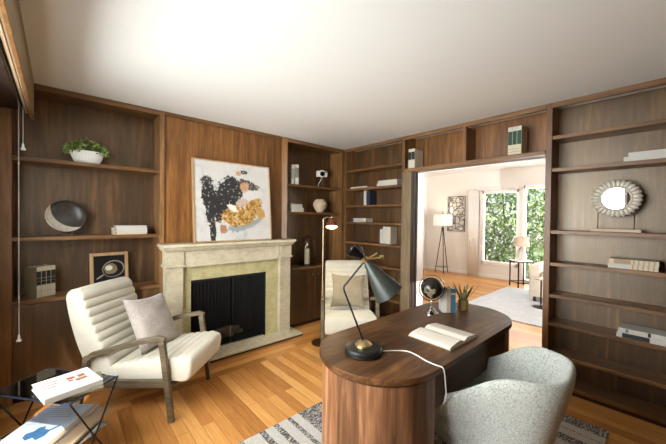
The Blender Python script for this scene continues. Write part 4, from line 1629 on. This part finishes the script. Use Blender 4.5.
b1r = radians(-22)
Rt = Matrix.Rotation(ang_t, 3, 'Z')
flat_cover_book('thin grey-green book under the white cookbook on the side table', (-3.075, -1.125, .4965), radians(-2), .24, .22, .012, 'olive_cover')
b1 = flat_cover_book('white cookbook with red print and food photos lying on the side table', (-3.103, -1.126, .509), radians(14), .240, .232, .030, 'white_cover')
for i, (x, y, a, b) in enumerate([(.02, .035, .035, .03), (.065, .03, .03, .035), (.055, -.012, .05, .03), (.012, .0, .02, .02)]):
    part('cover_photo', box(x - a / 2, x + a / 2, y - b / 2, y + b / 2, .030, .0306), 'print_brown', b1.children[0])
for k in range(3):
    part('cover_text', box(-.105, -.03 - .01 * k, .055 - .032 * k, .068 - .032 * k, .030, .0306), 'text_red', b1.children[0])
part('cover_text', box(.080, .105, .05, .055, .030, .0306), 'text_grey', b1.children[0])
part('cover_text', box(.085, .11, .0, .004, .030, .0306), 'text_grey', b1.children[0])
mr = ang_t + radians(13)
q1 = TC + Rt @ Vector((-.045, -.003, 0))
q2 = TC + Rt @ Vector((.048, .0, 0))
m2 = flat_cover_book('large tan book under the pale blue book, low in the side table', (q2.x, q2.y, .2405), mr, .27, .37, .014, 'tan_cover')
m1 = flat_cover_book('large pale blue book with a blue figure on its cover, low in the side table', (q1.x, q1.y, .255), mr, .285, .36, .014, 'magazine')
part('cover_figure', MB().prism([(-.05, -.11), (-.02, -.13), (.0, -.11), (.03, -.13), (.05, -.10), (.045, -.06), (.07, -.02), (.06, -.01), (.035, -.05), (.01, -.045), (-.005, -.02), (-.03, -.03), (-.035, -.06), (-.06, -.08)], .014, .0146), 'print_blue', m1.children[0])
for k in range(9):
    part('cover_text', box(-.13, -.05 if k > 5 else .06, .16 - .02 * k, .163 - .02 * k, .014, .0145), 'text_grey', m1.children[0])
part('spine_band', box(.115, .142, -.179, .179, .014, .0146), 'tan_cover', m1.children[0])

# ------------------------------------------------------------------ window shade and pull cords
ws = thing('window_shade', 'dark woven window shade gathered up under the wooden pelmet', 'blind', (-3.45, -1.5, 2.2))
mb = MB()
for k in range(5):
    mb.box(XL + .03 + .004 * k, -3.335 - .004 * k, -2.85, -.06, 2.20 + k * .042, 2.232 + k * .042)
part('folded_fabric', mb, 'dark_wood', ws, True, bevel=.006)
part('headrail', box(-3.325, -3.313, -2.85, -.05, 2.19, 2.205), 'clay', ws, True)
part('headrail', box(-3.345, -3.335, -2.85, -.05, 2.175, 2.19), 'chrome', ws, True)
for (x, y, z0, z1) in ((-3.350, -.20, .575, 2.2), (-3.328, -.205, 1.93, 2.2)):
    part('pull_cord', MB().tube([(x, y, z0), (x, y, z1)], .0022, 6), 'cord_white', ws, True)
    part('tassel', MB().lathe([(.003, 0), (.006, -.01), (.008, -.03), (.015, -.042), (.014, -.05), (0, -.052)], (x, y, z0 + .01), 14), 'white_plastic', ws, True)

# ------------------------------------------------------------------ living room contents
o = part('shag_rug', MB().box(1.68, 4.02, -3.3, -.90, .0005, .018), 'living_rug', bevel=.005)
tag(o, 'large pale shag rug on the living room floor', 'rug')

# tripod lamp
tl = thing('tripod_lamp', 'tripod floor lamp with a white drum shade in the living room', 'lamp', (4.50, .87, 0))
for a in (100, 220, 340):
    part('leg', MB().tube([(.015 * cos(radians(a)), .015 * sin(radians(a)), 1.20), (.19 * cos(radians(a)), .19 * sin(radians(a)), .006)], .011, 8), 'charcoal_rod', tl)
part('hub', MB().lathe([(.03, 1.12), (.035, 1.2), (.012, 1.23), (.012, 1.30), (0, 1.30)], seg=16), 'charcoal_rod', tl)
part('lamp_shade', MB().lathe([(.24, 1.27), (.235, 1.56), (.232, 1.56), (.237, 1.27)], seg=40), 'lamp_shade', tl)
part('finial', MB().tube([(0, 0, 1.3), (0, 0, 1.66)], .008, 8), 'charcoal_rod', tl)
part('stretcher', MB().tube([(.16 * cos(radians(a)), .16 * sin(radians(a)), .16) for a in (100, 220, 340)], .007, 8, True), 'charcoal_rod', tl)
l = bpy.data.lights.new('tripod_lamp_light', 'POINT')
l.energy = 6
l.color = (1, .82, .62)
l.shadow_soft_size = .06
lo = bpy.data.objects.new('tripod_lamp_light', l)
lo.parent = tl
lo.location = (0, 0, 1.42)
COL.objects.link(lo)

v, f = [], []
for i in range(61):
    yy = .06 + .27 * i / 60
    xx = LX - .05 + .004 * sin(i / 60 * 2 * pi * 6)
    v += [(xx, yy, .03), (xx, yy, 2.2)]
for i in range(60):
    f.append((2 * i, 2 * i + 2, 2 * i + 3, 2 * i + 1))
cu = thing('curtain', 'narrow white curtain gathered left of the living room window', 'curtain', (LX - .05, .195, .03))
o = part('fabric', MB().add(v, f, True), 'white_trim', cu, True)
so_ = o.modifiers.new('solid', 'SOLIDIFY')
so_.thickness = .004
part('curtain_rod', MB().tube([(LX - .05, .35, 2.205), (LX - .05, -.95, 2.205)], .010, 8), 'white_trim', cu, True)
# metal wall art
wa = thing('wall_art', 'dark metal geometric lattice hung on the living room wall', 'wall art', (LX - .02, .668, 1.12))
hw_, hh_ = .238, .93
part('frame', MB().tube([(0, -hw_, 0), (0, hw_, 0), (0, hw_, hh_), (0, -hw_, hh_)], .010, 4, True), 'charcoal_rod', wa, ang=20)
mb = MB()
rnd = random.Random(3)
nodes = [((gx_ + .5) / 5 * 2 * hw_ - hw_ + rnd.uniform(-.03, .03), (gy_ + .5) / 13 * hh_ + rnd.uniform(-.022, .022)) for gx_ in range(5) for gy_ in range(13)] + [(-hw_, rnd.uniform(0, hh_)) for _ in range(7)] + [(hw_, rnd.uniform(0, hh_)) for _ in range(7)] + [(rnd.uniform(-hw_, hw_), 0) for _ in range(3)] + [(rnd.uniform(-hw_, hw_), hh_) for _ in range(3)]
done = set()
for i, a in enumerate(nodes[:65]):
    near = sorted(range(len(nodes)), key=lambda j: (nodes[j][0] - a[0]) ** 2 + (nodes[j][1] - a[1]) ** 2)[1:5]
    for j in near:
        if (j, i) in done:
            continue
        done.add((i, j))
        mb.tube([(0, a[0], a[1]), (0, nodes[j][0], nodes[j][1])], .005, 4)
part('lattice', mb, 'charcoal_rod', wa)

sw = thing('light_switch', 'small white switch plate on the living room wall right of the metal lattice', 'switch', (LX - .004, .375, 1.08))
part('plate', box(-.004, .003, -.035, .035, 0, .12), 'white_trim', sw, bevel=.002)
part('toggle', box(-.012, -.004, -.006, .006, .048, .072), 'white_plastic', sw, bevel=.001)
sw = thing('wall_outlet', 'small white outlet low on the living room wall right of the tripod lamp', 'outlet', (LX - .004, .30, .30))
part('plate', box(-.004, .003, -.035, .035, 0, .12), 'white_trim', sw, bevel=.002)

# side table by the window with table lamp
tt = thing('console_table', 'black metal framed side table with a white lamp on it by the living room window', 'table', (4.33, -1.06, 0), rotz=radians(-35))
zt = .57
hx_, hy_ = .165, .13
part('tabletop', box(-hx_, hx_, -hy_, hy_, zt - .02, zt), 'white_trim', tt, bevel=.003)
for sx in (-1, 1):
    for sy in (-1, 1):
        part('leg', box(sx * hx_ - .010, sx * hx_ + .010, sy * hy_ - .010, sy * hy_ + .010, 0, zt - .02), 'black_metal', tt)
for zz in (.10, zt - .03):
    part('rail', MB().tube([(-hx_, -hy_, zz), (hx_, -hy_, zz), (hx_, hy_, zz), (-hx_, hy_, zz)], .010, 4, True), 'black_metal', tt, ang=20)
tl2 = thing('table_lamp', 'white table lamp with a pale drum shade on the metal side table', 'lamp', (4.33, -1.06, zt + .0005))
part('body', MB().lathe([(.07, 0), (.085, .02), (.10, .10), (.075, .20), (.035, .27), (.015, .29), (.012, .33), (0, .33)], seg=28), 'white_plastic', tl2)
part('lamp_shade', MB().lathe([(.15, .30), (.125, .50), (.122, .50), (.147, .30)], seg=32), fabric('peach_lamp_shade', srgb(220, 196, 172), srgb(234, 212, 190)), tl2)
part('harp', MB().tube([(0, 0, .33), (0, 0, .52)], .005, 8), 'brass', tl2)

# sofa (arm and side only in view)
sf = thing('sofa', 'beige sofa seen past the opening, next to the metal side table', 'sofa', (3.50, -2.30, 0))
part('frame', box(-.43, .40, -.88, .555, .10, .415), 'sofa', sf, bevel=.02)
part('armrest', box(-.45, .455, .56, .74, .10, .66), 'sofa', sf, bevel=.03)
part('backrest', box(.255, .46, -.9, .555, .30, .82), 'sofa', sf, bevel=.04)
part('seat_cushion', box(-.47, .25, -.85, .55, .42, .55), 'sofa', sf, bevel=.04)
for sx, sy in ((-.38, .66), (.36, .66), (-.38, -.8), (.36, -.8)):
    part('leg', box(sx - .02, sx + .02, sy - .02, sy + .02, .018, .10), 'dark_wood', sf)
dt = thing('drink_table', 'slim round metal drink table at the right edge of the opening', 'table', (2.72, -1.835, .018))
part('top', MB().lathe([(.13, .46), (.135, .47), (.13, .48), (0, .48)], seg=32), 'chrome', dt)
part('stem', MB().tube([(0, 0, .02), (0, 0, .46)], .012, 10), 'black_metal', dt)
part('base', MB().lathe([(.12, 0), (.12, .012), (.02, .02), (0, .02)], seg=32), 'black_metal', dt)


# garden
def hedge(name, label, cat, x, y0, y1, z0, z1, n, mat, dep, seed, trunk=False):
    rn = random.Random(seed)
    t = thing(name, label, cat, (x, (y0 + y1) / 2, -.05))
    mb = MB()
    for k in range(n):
        p = (rn.uniform(-dep, dep) * .5, rn.uniform(y0, y1) - (y0 + y1) / 2, rn.uniform(z0, z1) + .05)
        d = (rn.uniform(-1.2, .1), rn.uniform(-1, 1), rn.uniform(-.7, .9))
        leaf(mb, p, d, rn.uniform(.09, .16), rn.uniform(.04, .07), .4)
    part('foliage', mb, mat, t)
    mb = MB()
    for k in range(5):
        y = (y1 - y0) * ((k + .5) / 5 - .5)
        mb.tube([(.05, y, 0), (.05 + rn.uniform(-.05, .05), y + rn.uniform(-.1, .1), (z0 + z1) / 2), (.05, y + rn.uniform(-.2, .2), z1 - .1)], [.03, .022, .01], 6)
    part('trunk', mb, 'dark_wood', t)
    return t


hedge('climbing_hedge', 'dense variegated green hedge outside the left pane of the living room window', 'hedge', 5.75, -1.35, .95, .0, 3.0, 9500, 'hedge_leaf', .45, 5)
hedge('garden_shrub', 'bright green shrub outside the right pane of the living room window', 'shrub', 6.7, -2.45, -1.0, .1, 3.2, 7500, 'bright_leaf', .6, 9)
